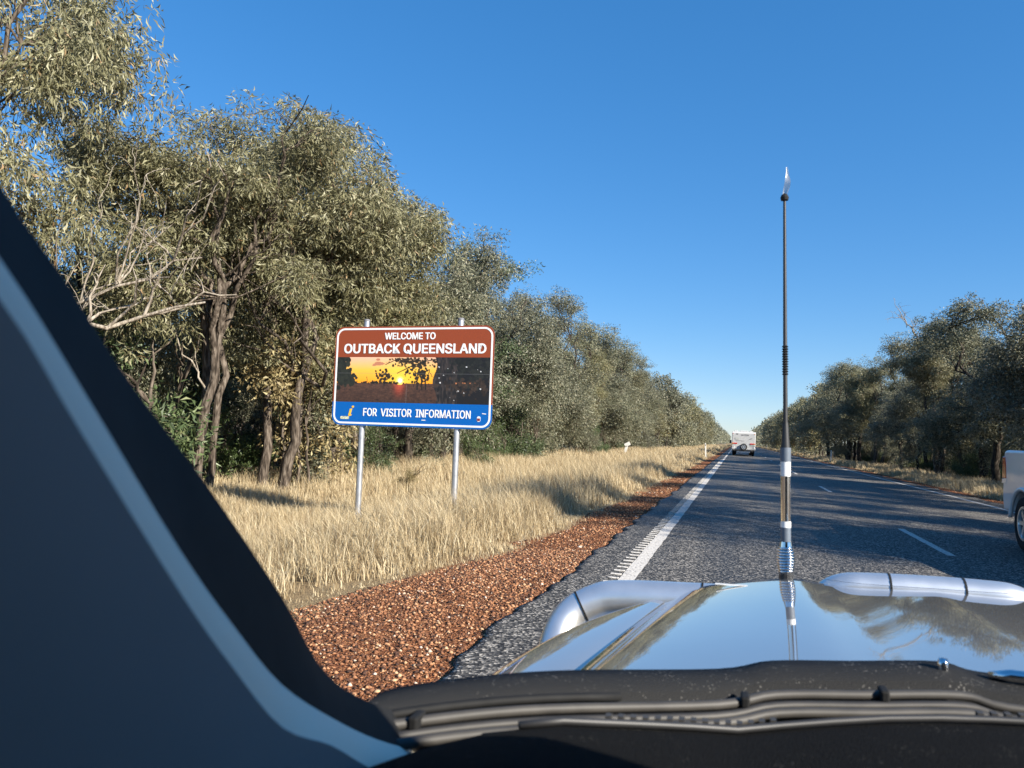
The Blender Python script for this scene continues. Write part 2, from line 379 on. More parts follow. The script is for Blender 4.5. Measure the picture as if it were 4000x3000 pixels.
# ------------------------------------------------------------------ the setting: ground, road, markings
def gz(x, y):
    x = np.asarray(x, float); y = np.asarray(y, float)
    xp = [-60, -30, -13, -10, -6.5, -5.0, -3.6, -2.4, -1.6, -1.4, 7.2, 7.5, 8.2, 9.5, 11, 14, 40, 60]
    zp = [-.3, -.3, -.36, -.43, -.45, -.40, -.22, -.08, -.035, -.05, -.05, -.035, -.08, -.2, -.22, -.15, -.15, -.15]
    z = np.interp(x, xp, zp)
    w = np.clip((np.abs(x - 2.9) - 5.0) / 4.0, 0, 1)
    return z + w * ((vnoise(x, y, 2.3) - .5) * .10 + (vnoise(x, y, .7, 1) - .5) * .05) * np.exp(-np.abs(y) / 400)
xs = np.concatenate([np.linspace(-3000, -80, 12), np.linspace(-60, -16, 18), np.arange(-15, -8, .5), np.arange(-8, -1.4, .2), [-1.4, 0, 3, 7.2], np.arange(7.4, 14, .3), np.linspace(15, 60, 16), np.linspace(80, 3000, 12)])
ys = np.concatenate([np.linspace(-300, -12, 10), np.arange(-8, 40, .5), np.arange(40, 120, 2.0), np.linspace(125, 600, 40), np.linspace(700, 5000, 12)])
XX, YY = np.meshgrid(xs, ys); ZZ = gz(XX, YY)
nv = XX.shape
idx = np.arange(XX.size).reshape(nv)
quads = np.stack([idx[:-1, :-1], idx[:-1, 1:], idx[1:, 1:], idx[1:, :-1]], -1).reshape(-1, 4)
ground = np_mesh('ground', np.stack([XX, YY, ZZ], -1).reshape(-1, 3), quads, M['ground'], smooth=True)
tag(ground, kind='structure')

# road: one sheet with ragged edges, a real thickness at its edge
ry = np.concatenate([np.arange(-60, -2, 2.0), np.arange(-2, 45, .12), np.arange(45, 160, 1.0), np.linspace(165, 4800, 60)])
le = -1.52 + (vnoise(ry, 0 * ry, .5) - .5) * .1 + (vnoise(ry, 0 * ry, .14, 2) - .5) * .07
re_ = 7.25 + (vnoise(ry, 5 + 0 * ry, .6) - .5) * .15
cols = np.stack([np.stack([le - .02, ry, 0 * ry - .05], -1), np.stack([le, ry, 0 * ry - .004], -1), np.stack([le + .05, ry, 0 * ry], -1), np.stack([0 * ry + 2.8, ry, 0 * ry], -1),
                 np.stack([re_ - .05, ry, 0 * ry], -1), np.stack([re_, ry, 0 * ry - .05], -1)], 1)
r_, c_ = cols.shape[:2]; idx = np.arange(r_ * c_).reshape(r_, c_)
quads = np.stack([idx[:-1, :-1], idx[:-1, 1:], idx[1:, 1:], idx[1:, :-1]], -1).reshape(-1, 4)
road = np_mesh('road', cols.reshape(-1, 3), quads, M['asphalt'])
tag(road, kind='structure')
def strip(name, x0, x1, y0, y1, jit=.006, step=.2, parent=road, z=.004):
    n = max(2, int((y1 - y0) / step) + 1); mb = MB(); rows = []
    for i in range(n):
        y = y0 + (y1 - y0) * i / (n - 1)
        rows.append([(x0 + random.uniform(-jit, jit), y, z), (x1 + random.uniform(-jit, jit), y, z)])
    return mb.grid(rows).build(name, M['road_paint'], parent)
edge_l = strip('edge_line', -1.03, -.885, -20, 60); edge_l2 = strip('edge_line', -1.03, -.885, 60.02, 1500, step=4)
edge_r = strip('edge_line', 6.45, 6.58, -20, 60); strip('edge_line', 6.45, 6.58, 60.02, 1500, step=4)
for k in range(-2, 60):
    y0 = 11.3 + 13.4 * k
    strip('centre_dash', 2.69, 2.80, y0, y0 + 3.25)
rib0 = None
for k in range(262):
    y = 3.2 + .213 * k
    if rib0 is None:
        rb = MB(); rb.box((0, 0, .005), (.112, .045, .01)); rib0 = rb.build('rumble_rib', M['road_paint'], edge_l, bevel=.003, seg=1); o = rib0
    else:
        o = rib0.copy(); C.objects.link(o)
    o.location = (-1.09 + random.uniform(-.004, .004), y + random.uniform(-.008, .008), .0005); o.scale = (random.uniform(.9, 1.05), random.uniform(.85, 1.15), 1)

# ------------------------------------------------------------------ gravel stones and dry grass
def stones(n, y0, y1, smin, smax, seed, xl, xr):
    r = np.random.default_rng(seed)
    y = y0 + (y1 - y0) * r.random(n); lo = xl(y); x = lo + (xr - lo) * r.random(n)
    keep = vnoise(x, y, .35, 4) + .4 * r.random(n) > .25; x, y = x[keep], y[keep]; n = len(x)
    s = smin + (smax - smin) * r.random(n) ** 3.5
    base = np.array([[1, 0, 0], [0, 1, 0], [-1, 0, 0], [0, -1, 0], [0, 0, .75], [0, 0, -.6]], float)
    f = np.array([[0, 1, 4], [1, 2, 4], [2, 3, 4], [3, 0, 4], [1, 0, 5], [2, 1, 5], [3, 2, 5], [0, 3, 5]])
    V = base[None] * (0.6 + .8 * r.random((n, 6, 1))) + .25 * (r.random((n, 6, 3)) - .5)
    a = r.random(n) * 6.28; ca, sa = np.cos(a)[:, None], np.sin(a)[:, None]
    V[..., 0] *= 1.0; V[..., 1] *= .7
    X = V[..., 0] * ca - V[..., 1] * sa; Y = V[..., 0] * sa + V[..., 1] * ca
    V = np.stack([X, Y, V[..., 2] * .65], -1) * s[:, None, None]
    V += np.stack([x, y, gz(x, y) + s * .25], -1)[:, None, :]
    F = (f[None] + (np.arange(n) * 6)[:, None, None]).reshape(-1, 3)
    return V.reshape(-1, 3), F
def join(parts):
    vs, fs, b = [], [], 0
    for v, f in parts: vs.append(v); fs.append(f + b); b += len(v)
    return np.concatenate(vs), np.concatenate(fs)
gedge = lambda y: np.interp(y, [0, 2, 5, 7.5, 12, 20, 40], [-4.4, -4.2, -3.45, -2.85, -2.5, -2.35, -2.2]) + (vnoise(y, 0 * y, .8, 7) - .5) * .5
gv, gf = join([stones(44000, 2.2, 9, .005, .024, 1, gedge, -1.5), stones(14000, 9, 18, .006, .026, 2, gedge, -1.5), stones(7000, 18, 45, .012, .035, 3, gedge, -1.5),
               stones(600, 2.2, 14, .006, .014, 4, lambda y: 0 * y - 1.55, -1.3),
               stones(5000, 22, 60, .01, .03, 5, lambda y: 0 * y + 7.2, 8.4)])
gs = np_mesh('gravel_stones', gv, gf, M['stone'])
tag(gs, 'loose red brown gravel stones along the road shoulder', 'gravel', kind='stuff')

def blades(x, y, h, w, seed, curl=.5, tall=None):
    """one bent 3-triangle blade per point"""
    r = np.random.default_rng(seed); n = len(x); z = gz(x, y) - .02
    a = r.random(n) * 6.28; lean = curl * (.25 + .75 * r.random(n))
    wind = np.array([-.12, .05])
    dx = np.cos(a) * lean + wind[0]; dy = np.sin(a) * lean + wind[1]
    b = a + 1.57 + r.normal(0, .5, n); wx = np.cos(b) * w / 2; wy = np.sin(b) * w / 2
    P = np.empty((n, 5, 3))
    P[:, 0] = np.stack([x - wx, y - wy, z], -1); P[:, 1] = np.stack([x + wx, y + wy, z], -1)
    mx, my, mz = x + dx * h * .4, y + dy * h * .4, z + h * .62
    P[:, 2] = np.stack([mx - wx * .8, my - wy * .8, mz], -1); P[:, 3] = np.stack([mx + wx * .8, my + wy * .8, mz], -1)
    P[:, 4] = np.stack([x + dx * h * 1.15, y + dy * h * 1.15, z + h * (1 - .45 * lean ** 2)], -1)
    f = np.array([[0, 1, 3], [0, 3, 2], [2, 3, 4]])
    return P.reshape(-1, 3), (f[None] + (np.arange(n) * 5)[:, None, None]).reshape(-1, 3)
def field(n, x0, x1, y0, y1, seed, hfun, w, curl, edge=None, tuft=.35):
    r = np.random.default_rng(seed)
    k = max(1, n // 14)                       # tufts
    cx = x0 + (x1 - x0) * r.random(k); cy = y0 + (y1 - y0) * r.random(k)
    keep = (vnoise(cx, cy, 1.6, 11) + .5 * r.random(k)) > tuft
    if edge is not None: keep &= cx < edge(cy) + .1 * r.normal(size=k)
    cx, cy = cx[keep], cy[keep]
    m = 14; x = (cx[:, None] + r.normal(0, .055, (len(cx), m))).ravel(); y = (cy[:, None] + r.normal(0, .055, (len(cx), m))).ravel()
    h = hfun(x, y) * (.55 + .6 * r.random(len(x))) * np.repeat(.7 + .6 * r.random(len(cx)), m)
    return blades(x, y, h, w * (.7 + .6 * r.random(len(x))), seed + 1, curl)
def hleft(x, y):
    tallness = np.clip((x + 6.3) / 1.5, 0, 1) * np.clip((y - 6) / 3, 0, 1)
    back = np.clip((y - 15) / 6, 0, 1)
    e = np.clip((gedge(y) - x) / .8, .15, 1)
    return (.26 + .33 * np.maximum(tallness * .9, back) + .2 * (vnoise(x, y, 1.1, 5) - .4)) * e
hright = lambda x, y: (.32 + .35 * (vnoise(x, y, 1.5, 6) - .3)) * np.clip((x - 7.7) / .8, .3, 1)
v1, f1 = join([field(135000, -11.5, -2.4, 1.0, 15, 21, hleft, .0065, .75, gedge, .3),
               field(92000, -12.5, -2.2, 15, 40, 22, hleft, .011, .5, gedge, .25),
               field(52000, -12.5, -2.1, 40, 100, 23, hleft, .024, .5, gedge, .2),
               field(26000, -12, -1.9, 100, 320, 24, hleft, .07, .5, gedge, .1)])
gl = np_mesh('dry_grass', v1, f1, M['straw']); tag(gl, 'tall dry straw grass on the verge in front of the sign', 'grass', kind='stuff')
v1, f1 = join([field(40000, 8.0, 13, 16, 50, 31, hright, .012, .55, None, .42), field(26000, 7.9, 12.5, 50, 110, 32, hright, .026, .5, None, .35), field(14000, 7.8, 12, 110, 320, 33, hright, .07, .5, None, .2)])
gr = np_mesh('dry_grass', v1, f1, M['straw']); tag(gr, 'patchy dry grass in tree shade beyond the far road edge', 'grass', kind='stuff')

# ------------------------------------------------------------------ trees
def tubes_np(lines, n):
    V, F, b = [], [], 0
    for pts, rad in lines:
        pts = np.asarray(pts); k = len(pts)
        t = np.gradient(pts, axis=0); t /= np.linalg.norm(t, axis=1, keepdims=True) + 1e-9
        ref = np.cross(t, np.array([.31, .87, .37])); ref /= np.linalg.norm(ref, axis=1, keepdims=True) + 1e-9
        q = np.cross(t, ref); a = np.linspace(0, 2 * np.pi, n, endpoint=False)
        ring = pts[:, None] + (ref[:, None] * np.cos(a)[None, :, None] + q[:, None] * np.sin(a)[None, :, None]) * np.asarray(rad)[:, None, None]
        V.append(ring.reshape(-1, 3)); i = np.arange(k - 1)[:, None] * n; j = np.arange(n)[None]
        F.append(np.stack([i + j, i + (j + 1) % n, i + n + (j + 1) % n, i + n + j], -1).reshape(-1, 4) + b); b += k * n
    return np.concatenate(V), np.concatenate(F)
def curve(p0, p1, r, sag=0.0, up=0.25, n=7, wob=.06):
    """wandering limb from p0 to p1, leaving steeply and bending outward"""
    p0, p1 = np.asarray(p0, float), np.asarray(p1, float); L = np.linalg.norm(p1 - p0)
    t = np.linspace(0, 1, n)[:, None]
    c = (p0 + p1) / 2 + np.array([0, 0, up * L])
    P = (1 - t) ** 2 * p0 + 2 * t * (1 - t) * c + t ** 2 * p1
    w = r.normal(0, wob * L, (n, 3)) * np.sin(np.pi * t) ; return P + w
def leaves_np(cent, rad, n, r, ln, wd, droop):
    """n leaves scattered round each centre; kite shaped with a sideways sweep"""
    k = len(cent); m = k * n
    d = r.normal(size=(m, 3)); d /= np.linalg.norm(d, axis=1, keepdims=True)
    P = np.repeat(cent, n, 0) + d * np.repeat(rad, n)[:, None] * (r.random((m, 1)) ** .45) * np.array([1, 1, .8])
    ax = d * .7 + r.normal(0, .5, (m, 3)); ax[:, 2] -= droop; ax /= np.linalg.norm(ax, axis=1, keepdims=True)
    sd = np.cross(ax, r.normal(size=(m, 3))); sd /= np.linalg.norm(sd, axis=1, keepdims=True) + 1e-9
    L = ln * (.6 + .7 * r.random((m, 1))); W = wd * (.7 + .6 * r.random((m, 1)))
    sw = sd * L * .16 * np.sign(r.normal(size=(m, 1)))
    nr = np.cross(ax, sd) * L * .06
    V = np.stack([P, P + ax * L * .45 + sw * .5 - sd * W / 2 + nr, P + ax * L * .45 + sw * .5 + sd * W / 2 + nr, P + ax * L - sw * .6], 1)
    f = np.array([[0, 2, 1], [1, 2, 3]])
    return V.reshape(-1, 3), (f[None] + (np.arange(m) * 4)[:, None, None]).reshape(-1, 3)
def make_tree(seed, H, R, base, stems, nclump, ncl, nleaf, ln, wd, droop, lm, bm, crad=.36, flat=.9, tr=.13, spread=.4, bare=0):
    """returns (trunk mesh, crown mesh); base = height where the crown begins"""
    r = np.random.default_rng(seed)
    cz = (H + base) / 2; rz = (H - base) / 2
    lines = []; limb_pts = []
    # crown lobes: rounded masses on an uneven dome, clumps gathered inside each
    nl_ = max(9, nclump // 5)
    d = r.normal(size=(nl_, 3)); d[:, 2] = np.abs(d[:, 2]) * 1.1 - .55 + .25 * r.normal(size=nl_); d /= np.linalg.norm(d, axis=1, keepdims=True)
    rr = (.62 + .38 * r.random(nl_)) * (.85 + .3 * r.random(nl_)); rr[::5] *= .35
    top = np.where(d[:, 2] > 0, flat, 1.0)
    lc = d * rr[:, None] * np.stack([np.full(nl_, R), np.full(nl_, R), rz * top], -1) * .82
    lr = (R / 2.8) * (.62 + .4 * r.random(nl_))
    k_ = r.integers(nl_, size=nclump); k_[:nl_] = np.arange(nl_)
    g = r.normal(size=(nclump, 3)); g /= np.linalg.norm(g, axis=1, keepdims=True)
    cl = lc[k_] + g * (lr[k_] * r.random(nclump) ** .4)[:, None] * np.array([1, 1, .8])
    cl[:, 2] += cz
    taper = np.clip((cl[:, 2] - base) / max(.1, rz * .9), .0, 1); cl[:, :2] *= (.6 + .4 * taper)[:, None]
    lo_, mx = cl[:, 2].min(), cl[:, 2].max(); cl[:, 2] = base + (cl[:, 2] - lo_) * (H - .25 - base) / (mx - lo_)
    for s in range(stems):
        a = 6.28 * (s / max(1, stems)) + r.random(); off = .22 * (stems > 1)
        p0 = np.array([math.cos(a) * off, math.sin(a) * off, -.25])
        fork = np.array([math.cos(a) * spread * (stems > 1) + r.normal(0, .15), math.sin(a) * spread * (stems > 1) + r.normal(0, .15), base * .8 + .25 * (H - base) * r.random() + .4])
        P = curve(p0, fork, r, up=.05, n=8, wob=.02); k = tr * (.75 + .4 * r.random())
        rad = np.linspace(k, k * .7, 8); rad[0] *= 1.4
        lines.append((P, rad))
        nl = 5 if stems == 1 else 4
        for j in range(nl):
            c = cl[r.integers(nclump)]; aa = a + 6.28 * j / nl + r.normal(0, .4) if stems == 1 else a + r.normal(0, 1.0)
            e = np.array([math.cos(aa) * R * (.3 + .4 * r.random()), math.sin(aa) * R * (.3 + .4 * r.random()), cz + rz * (.0 + .6 * r.random())])
            Q = curve(P[-1] if j < 3 else P[-2], e, r, up=.12, n=8, wob=.035)
            lines.append((Q, np.linspace(k * .62, k * .2, 8))); limb_pts.append(Q[2:])
    LP = np.concatenate(limb_pts)
    cents, rads = [], []
    for c in cl:
        dd = np.linalg.norm(LP - c, axis=1) + 1.6 * np.maximum(0, LP[:, 2] - c[2] + .2); q = LP[dd.argmin()]
        B = curve(q, c, r, up=.1, n=5, wob=.05); lines.append((B, np.linspace(.026, .009, 5) * (tr / .13)))
        cc = c + r.normal(0, 1, (ncl, 3)) * np.array([.36, .36, .27]) * (R / 2.8)
        for e in cc[::2]:
            lines.append((curve(B[-2], e, r, up=.05, n=3, wob=.04), np.linspace(.007, .003, 3)))
        cents.append(cc); rads.append(crad * (.6 + .8 * r.random(ncl)))
    for b in range(bare):                                # dead grey sticks poking out
        q = LP[r.integers(len(LP))]; a = r.random() * 6.28
        e = q + np.array([math.cos(a) * 1.6, math.sin(a) * 1.6, .5 + r.random()])
        B = curve(q, e, r, up=.1, n=6, wob=.06); lines.append((B, np.linspace(.03, .008, 6)))
        for t in (2, 3, 4): lines.append((curve(B[t], B[t] + r.normal(0, .45, 3) + [0, 0, .25], r, n=4), np.linspace(.012, .004, 4)))
    cents = np.concatenate(cents); rads = np.concatenate(rads)
    tv, tf = tubes_np(lines, 6)
    lv, lf = leaves_np(cents, rads, nleaf, r, ln, wd, droop)
    t = np_mesh('trunk', tv, tf, M[bm], smooth=True, link_it=False).data
    c = np_mesh('crown', lv, lf, M[lm], link_it=False).data
    return t, c
V = {}
# name: (trunk mesh, crown mesh, nominal height)
def var(key, H, **k): V[key] = (*make_tree(H=H, **k), H)
var('wattle0', 10, seed=11, R=2.9, base=4.2, stems=3, nclump=76, ncl=12, nleaf=72, ln=.17, wd=.030, droop=.75, lm='leaf_olive', bm='bark', bare=5)
var('wattle1', 10, seed=23, R=3.0, base=3.4, stems=2, nclump=76, ncl=12, nleaf=72, ln=.17, wd=.030, droop=.75, lm='leaf_olive', bm='bark', bare=5)
var('wattle2', 10, seed=5, R=2.7, base=2.4, stems=2, nclump=76, ncl=12, nleaf=68, ln=.16, wd=.030, droop=.6, lm='leaf_olive', bm='bark', tr=.1, bare=2)
var('box0', 10, seed=31, R=3.1, base=3.0, stems=1, nclump=76, ncl=12, nleaf=66, ln=.12, wd=.040, droop=.45, lm='leaf_grey', bm='bark_dark', tr=.17, bare=3)
var('box1', 10, seed=47, R=3.0, base=1.2, stems=2, nclump=74, ncl=12, nleaf=60, ln=.12, wd=.040, droop=.45, lm='leaf_grey', bm='bark_dark', tr=.14, bare=2)
var('box2', 10, seed=52, R=3.2, base=.7, stems=2, nclump=84, ncl=11, nleaf=58, ln=.12, wd=.040, droop=.4, lm='leaf_grey', bm='bark_dark', tr=.12)
var('green0', 10, seed=61, R=2.5, base=1.6, stems=1, nclump=60, ncl=11, nleaf=60, ln=.11, wd=.034, droop=.2, lm='leaf_green', bm='bark_dark', tr=.13)
var('far0', 10, seed=71, R=3.2, base=.8, stems=2, nclump=80, ncl=7, nleaf=17, ln=.26, wd=.12, droop=.3, lm='leaf_grey', bm='bark_dark', crad=.5)
var('far1', 10, seed=72, R=3.0, base=1.4, stems=1, nclump=76, ncl=7, nleaf=17, ln=.26, wd=.12, droop=.3, lm='leaf_olive', bm='bark_dark', crad=.5)
var('far2', 10, seed=73, R=2.8, base=.6, stems=2, nclump=76, ncl=7, nleaf=17, ln=.26, wd=.12, droop=.3, lm='leaf_grey', bm='bark_dark', crad=.5)
var('shrub_green', 2, seed=81, R=.95, base=.15, stems=4, nclump=34, ncl=8, nleaf=34, ln=.09, wd=.022, droop=.1, lm='leaf_green', bm='bark', crad=.2, tr=.03, spread=.3)
var('shrub_grey', 2.4, seed=82, R=1.1, base=.15, stems=4, nclump=36, ncl=8, nleaf=34, ln=.10, wd=.024, droop=.25, lm='leaf_grey', bm='bark', crad=.22, tr=.03, spread=.35)
var('shrub_dry', 2.4, seed=83, R=1.0, base=.4, stems=3, nclump=26, ncl=8, nleaf=24, ln=.09, wd=.032, droop=.3, lm='leaf_dry', bm='bark', crad=.22, tr=.03, spread=.35, bare=4)

NAMES = dict(wattle='wattle_tree', box='box_tree', green='cypress_tree', far='box_tree', shrub='shrub')
def plant(key, x, y, h, label, group, rz=None, wide=1.0, cat='tree'):
    t, c, H = V[key]; s = h / H
    kind = ''.join(ch for ch in key.split('_')[0] if ch.isalpha())
    z = float(gz(x, y))
    e = thing(NAMES[kind], label, cat, (x, y, z), random.random() * 6.28 if rz is None else rz, group)
    e.scale = (s * wide, s * wide, s)
    a = bpy.data.objects.new('trunk' if cat == 'tree' else 'stems', t); link(a, e)
    b = bpy.data.objects.new('crown' if cat == 'tree' else 'foliage', c); link(b, e)
    return e
GL = 'trees of the forest edge behind the sign'
# the trees one can tell apart on the sign's side of the road
near = [
 ('wattle1', -12.6, 8.6, 10.8, .85, 'tall drooping wattle whose crown rises beside the windscreen pillar'),
 ('wattle0', -11.2, 13.9, 8.9, 1.1, 'three-stemmed wattle with bare trunks standing in the straw grass'),
 ('wattle1', -10.9, 16.2, 9.4, 1.1, 'broad olive wattle between the bare trunks and the sign'),
 ('wattle2', -12.4, 18.9, 10.5, 1.15, 'tallest olive wattle of the forest edge left of the sign'),
 ('wattle0', -11.9, 21.6, 10.2, 1.1, 'olive wattle whose drooping crown ends above the sign'),
 ('box1', -12.0, 24.6, 9.6, 1.05, 'leafy grey box tree hidden low behind the sign header'),
 ('box0', -12.4, 27.4, 10.3, 1.1, 'dark-limbed box tree directly behind the sign'),
 ('box1', -12.3, 30.2, 10.0, 1.1, 'grey-green box tree crowning above the sign corner'),
 ('green0', -12.4, 33.4, 10.6, 1.25, 'dense green tree rising just past the sign edge'),
 ('box0', -12.6, 38.0, 10.6, 1.1, 'grey box tree with open dark limbs beyond the green tree'),
]
for key, x, y, h, w, lab in near: plant(key, x, y, h, lab, None, wide=w)
ORD = ['first', 'second', 'third', 'fourth', 'fifth', 'sixth', 'seventh', 'eighth', 'ninth', 'tenth', 'eleventh', 'twelfth', 'thirteenth', 'fourteenth', 'fifteenth', 'sixteenth', 'seventeenth', 'eighteenth', 'nineteenth', 'twentieth']
def ordinal(k): return ORD[min(k, 19)]
y = 43.0; i = 0; i_l = 0
while y < 108:
    plant(('box1', 'box2', 'box1', 'box2', 'wattle2')[i % 5], -12.8 + random.uniform(-.6, .5), y, (10.3 + (y - 43) * .022) * random.uniform(.95, 1.03) * (.9 if y > 94 else 1), ordinal(i_l) + ' leafy grey-green tree of the forest edge past the sign, counting toward the caravan', 'left forest edge between sign and caravan', wide=random.uniform(1.1, 1.3))
    y += random.uniform(4.0, 5.2); i += 1; i_l += 1
while y < 300:
    plant(('far0', 'far1', 'far2')[i % 3], -11.6 + random.uniform(-.5, .5), y, random.uniform(9.6, 11.6), 'small distant grey-green tree lining the road on the left beyond the caravan', 'distant trees on the left', wide=random.uniform(1, 1.2))
    y += random.uniform(5, 6.5); i += 1
# deeper rows of the left forest
for row, (x0, ys_, ye, st) in enumerate([(-16.2, 9, 75, 4.4), (-20.5, 10, 75, 4.8), (-26, 10, 80, 5.5), (-33, 12, 90, 6.5)]):
    y = ys_
    while y < ye:
        k = ('wattle2', 'box1', 'green0', 'box2')[(i) % 4] if row < 2 else ('far0', 'far1', 'far2')[i % 3]
        plant(k, x0 + random.uniform(-1.2, 1.2), y, random.uniform(6.2, 8.2) + .5 * row, 'tree deeper in the left forest, seen between the roadside trunks', 'trees deep in the left forest', wide=random.uniform(.9, 1.1))
        y += st * random.uniform(.8, 1.2); i += 1
# right side: front row, shaded; trees from y=8 stand outside the view and throw the shadows across the road
y = 8.6; i_r = 0; i_s = 0
while y < 112:
    x = 12.4 + random.uniform(-.7, .9)
    if y < 33: h = (11.2, 8.2, 9.6, 10.4, 8.8, 9.6)[i_s]; i_s += 1
    elif 66 < y < 79: h = 6.6; x += 1.0
    else: h = np.interp(y, [33, 45, 58, 76, 110], [7.9, 9.3, 10.1, 9.9, 10.8]) * random.uniform(.94, 1.03)
    plant(('box0', 'box1', 'wattle1', 'box0', 'box2')[i % 5], x, y, h, (ordinal(i_r) + ' dark-trunked tree of the shaded forest edge across the road, counting from the ute') if y > 32 else 'shade-throwing tree across the road beside the passing ute, out of view', 'right forest edge', wide=random.uniform(1.1, 1.3))
    i_r += y > 32; y += random.uniform(4.6, 6.2); i += 1
while y < 300:
    plant(('far0', 'far1', 'far2')[i % 3], 12.3 + random.uniform(-.5, .6), y, random.uniform(9.6, 11.4), 'small distant tree lining the road on the right beyond the guide post', 'distant trees on the right', wide=random.uniform(1, 1.2))
    y += random.uniform(5, 6.5); i += 1
for row, (x0, ys_, ye, st) in enumerate([(17, 26, 110, 5.5), (22.5, 28, 110, 6.0), (29, 32, 110, 7)]):
    y = ys_
    while y < ye:
        k = ('box1', 'green0', 'box2', 'wattle2')[i % 4] if row == 0 else ('far0', 'far1', 'far2')[i % 3]
        plant(k, x0 + random.uniform(-1.2, 1.2), y, random.uniform(7.5, 9.0), 'tree deeper in the right forest behind the shaded trunks', 'trees deep in the right forest', wide=random.uniform(.9, 1.1))
        y += st * random.uniform(.8, 1.2); i += 1
# far woodland reading as one mass
r = np.random.default_rng(91); cc = []
for side in (-1, 1):
    yy = 300 + 900 * r.random(5200) ** 1.6; xx = side * (9.4 + 6.5 * r.random(5200)) + (0.4 if side > 0 else -.4); th = 9.5 + 2 * vnoise(yy, 0 * yy, 5, 13)
    cc.append(np.stack([xx, yy, th * r.random(5200) ** .7], -1))
lv, lf = leaves_np(np.concatenate(cc), np.full(10400, 1.1), 4, r, .8, .5, .2)
fw = np_mesh('far_woodland', lv, lf, M['leaf_grey']); tag(fw, 'far woodland closing in along the road toward the horizon', 'woodland', kind='stuff')

# shrubs
SH = [
 ('shrub_green', -11.0, 38.7, 3.4, 'round green shrub at the forest edge just past the sign'),
 ('shrub_grey', -11.4, 41.8, 3.9, 'tall grey-green shrub beside the round green one'),
 ('shrub_green', -10.3, 29.5, 1.7, 'low feathery green shrub below the right sign post'),
 ('shrub_green', -11.0, 21.6, 1.9, 'small green bush seen between the two sign posts'),
 ('shrub_grey', -11.3, 18.6, 3.6, 'leafy shrub behind the left sign post'),
 ('shrub_dry', -10.6, 16.9, 4.0, 'yellow-leaved dry shrub hanging beside the paired trunks'),
 ('shrub_green', -13.4, 17.5, 2.6, 'dark green bush between the bare trunks'),
 ('shrub_green', -12.6, 13.2, 4.6, 'bright green bush behind the windscreen pillar edge'),
 ('shrub_green', -10.9, 61.0, 2.6, 'pale green bush at the forest foot midway to the caravan'),
 ('shrub_grey', -10.8, 56.5, 2.2, 'low bluish bush at the forest foot'),
 ('shrub_dry', -8.0, 17.8, .7, 'tiny dead bush in the straw behind the sign'),
]
for key, x, y, h, lab in SH: plant(key, x, y, h, lab, None, cat='shrub')
for k in range(26):
    y = random.uniform(22, 110); plant(random.choice(['shrub_green', 'shrub_grey', 'shrub_grey']), -11.6 - random.uniform(0, 3.5), y, random.uniform(1.8, 3.6), 'shrub in the understorey of the left forest edge', 'left understorey shrubs', cat='shrub')
for k in range(16):
    plant(random.choice(['shrub_green', 'shrub_grey', 'shrub_dry']), -13.5 - random.uniform(0, 9), random.uniform(11, 26), random.uniform(1.8, 3.8), 'shrub deep between the trunks of the left forest', 'shrubs deep in the left forest', cat='shrub')
for k in range(30):
    y = random.uniform(30, 115); plant(random.choice(['shrub_green', 'shrub_grey']), 12.6 + random.uniform(0, 6), y, random.uniform(1.6, 3.4), 'shrub in the shaded understorey across the road', 'right understorey shrubs', cat='shrub')

# dead limbs: bare branching sticks
def dead_limb(name, label, base, tip, rad, seed, sub=9, spread=.5):
    r = np.random.default_rng(seed); base = np.array(base, float); tip = np.array(tip, float); L = np.linalg.norm(tip - base)
    main = curve(base, tip, r, up=.1, n=10, wob=.03); lines = [(main, np.linspace(rad, rad * .25, 10))]
    for k in range(sub):
        t = r.integers(3, 9); e = main[t] + (tip - base) * .25 * r.random() + r.normal(0, spread * L * .22, 3) + [0, 0, .12 * L]
        b = curve(main[t], e, r, up=.08, n=6, wob=.05); lines.append((b, np.linspace(rad * .4, rad * .1, 6)))
        for q in range(4):
            j = r.integers(2, 6); e2 = b[j] + r.normal(0, spread * L * .09, 3) + [0, 0, .04 * L]
            lines.append((curve(b[j], e2, r, n=4, wob=.05), np.linspace(rad * .16, rad * .05, 4)))
    v, f = tubes_np(lines, 5); o = np_mesh(name, v - base, f, M['deadwood'], smooth=True); o.location = base
    return tag(o, label, 'dead branch')
dead_limb('dead_branch', 'bleached dead limbs spreading from beside the windscreen pillar', (-12.5, 8.7, 1.5), (-8.8, 10.6, 4.0), .05, 3, 18, .6)
dead_limb('dead_branch', 'dark leaning dead limb reaching out of the wattle foliage', (-12.4, 8.8, 1.2), (-8.5, 10.4, 3.2), .075, 4, 8, .3)
dead_limb('dead_branch', 'bare grey stick slanting against the paired wattle trunks', (-11.0, 13.8, 1.7), (-11.9, 13.4, 3.3), .03, 5, 3, .3)
dead_limb('dead_branch', 'bare forked branch rising above the right treetops at the frame side', (15.5, 37.6, 6.0), (12.2, 38.6, 9.9), .06, 6, 4, .35)
dead_limb('dead_branch', 'long pale dead limb arching over the right forest edge', (13.3, 41.5, 5.8), (10.6, 42, 9.2), .075, 7, 3, .2)
dead_limb('dead_branch', 'fan of bare twigs above the middle of the right forest edge', (12.6, 60, 8.6), (11.0, 60, 11.2), .07, 8, 14, .9)

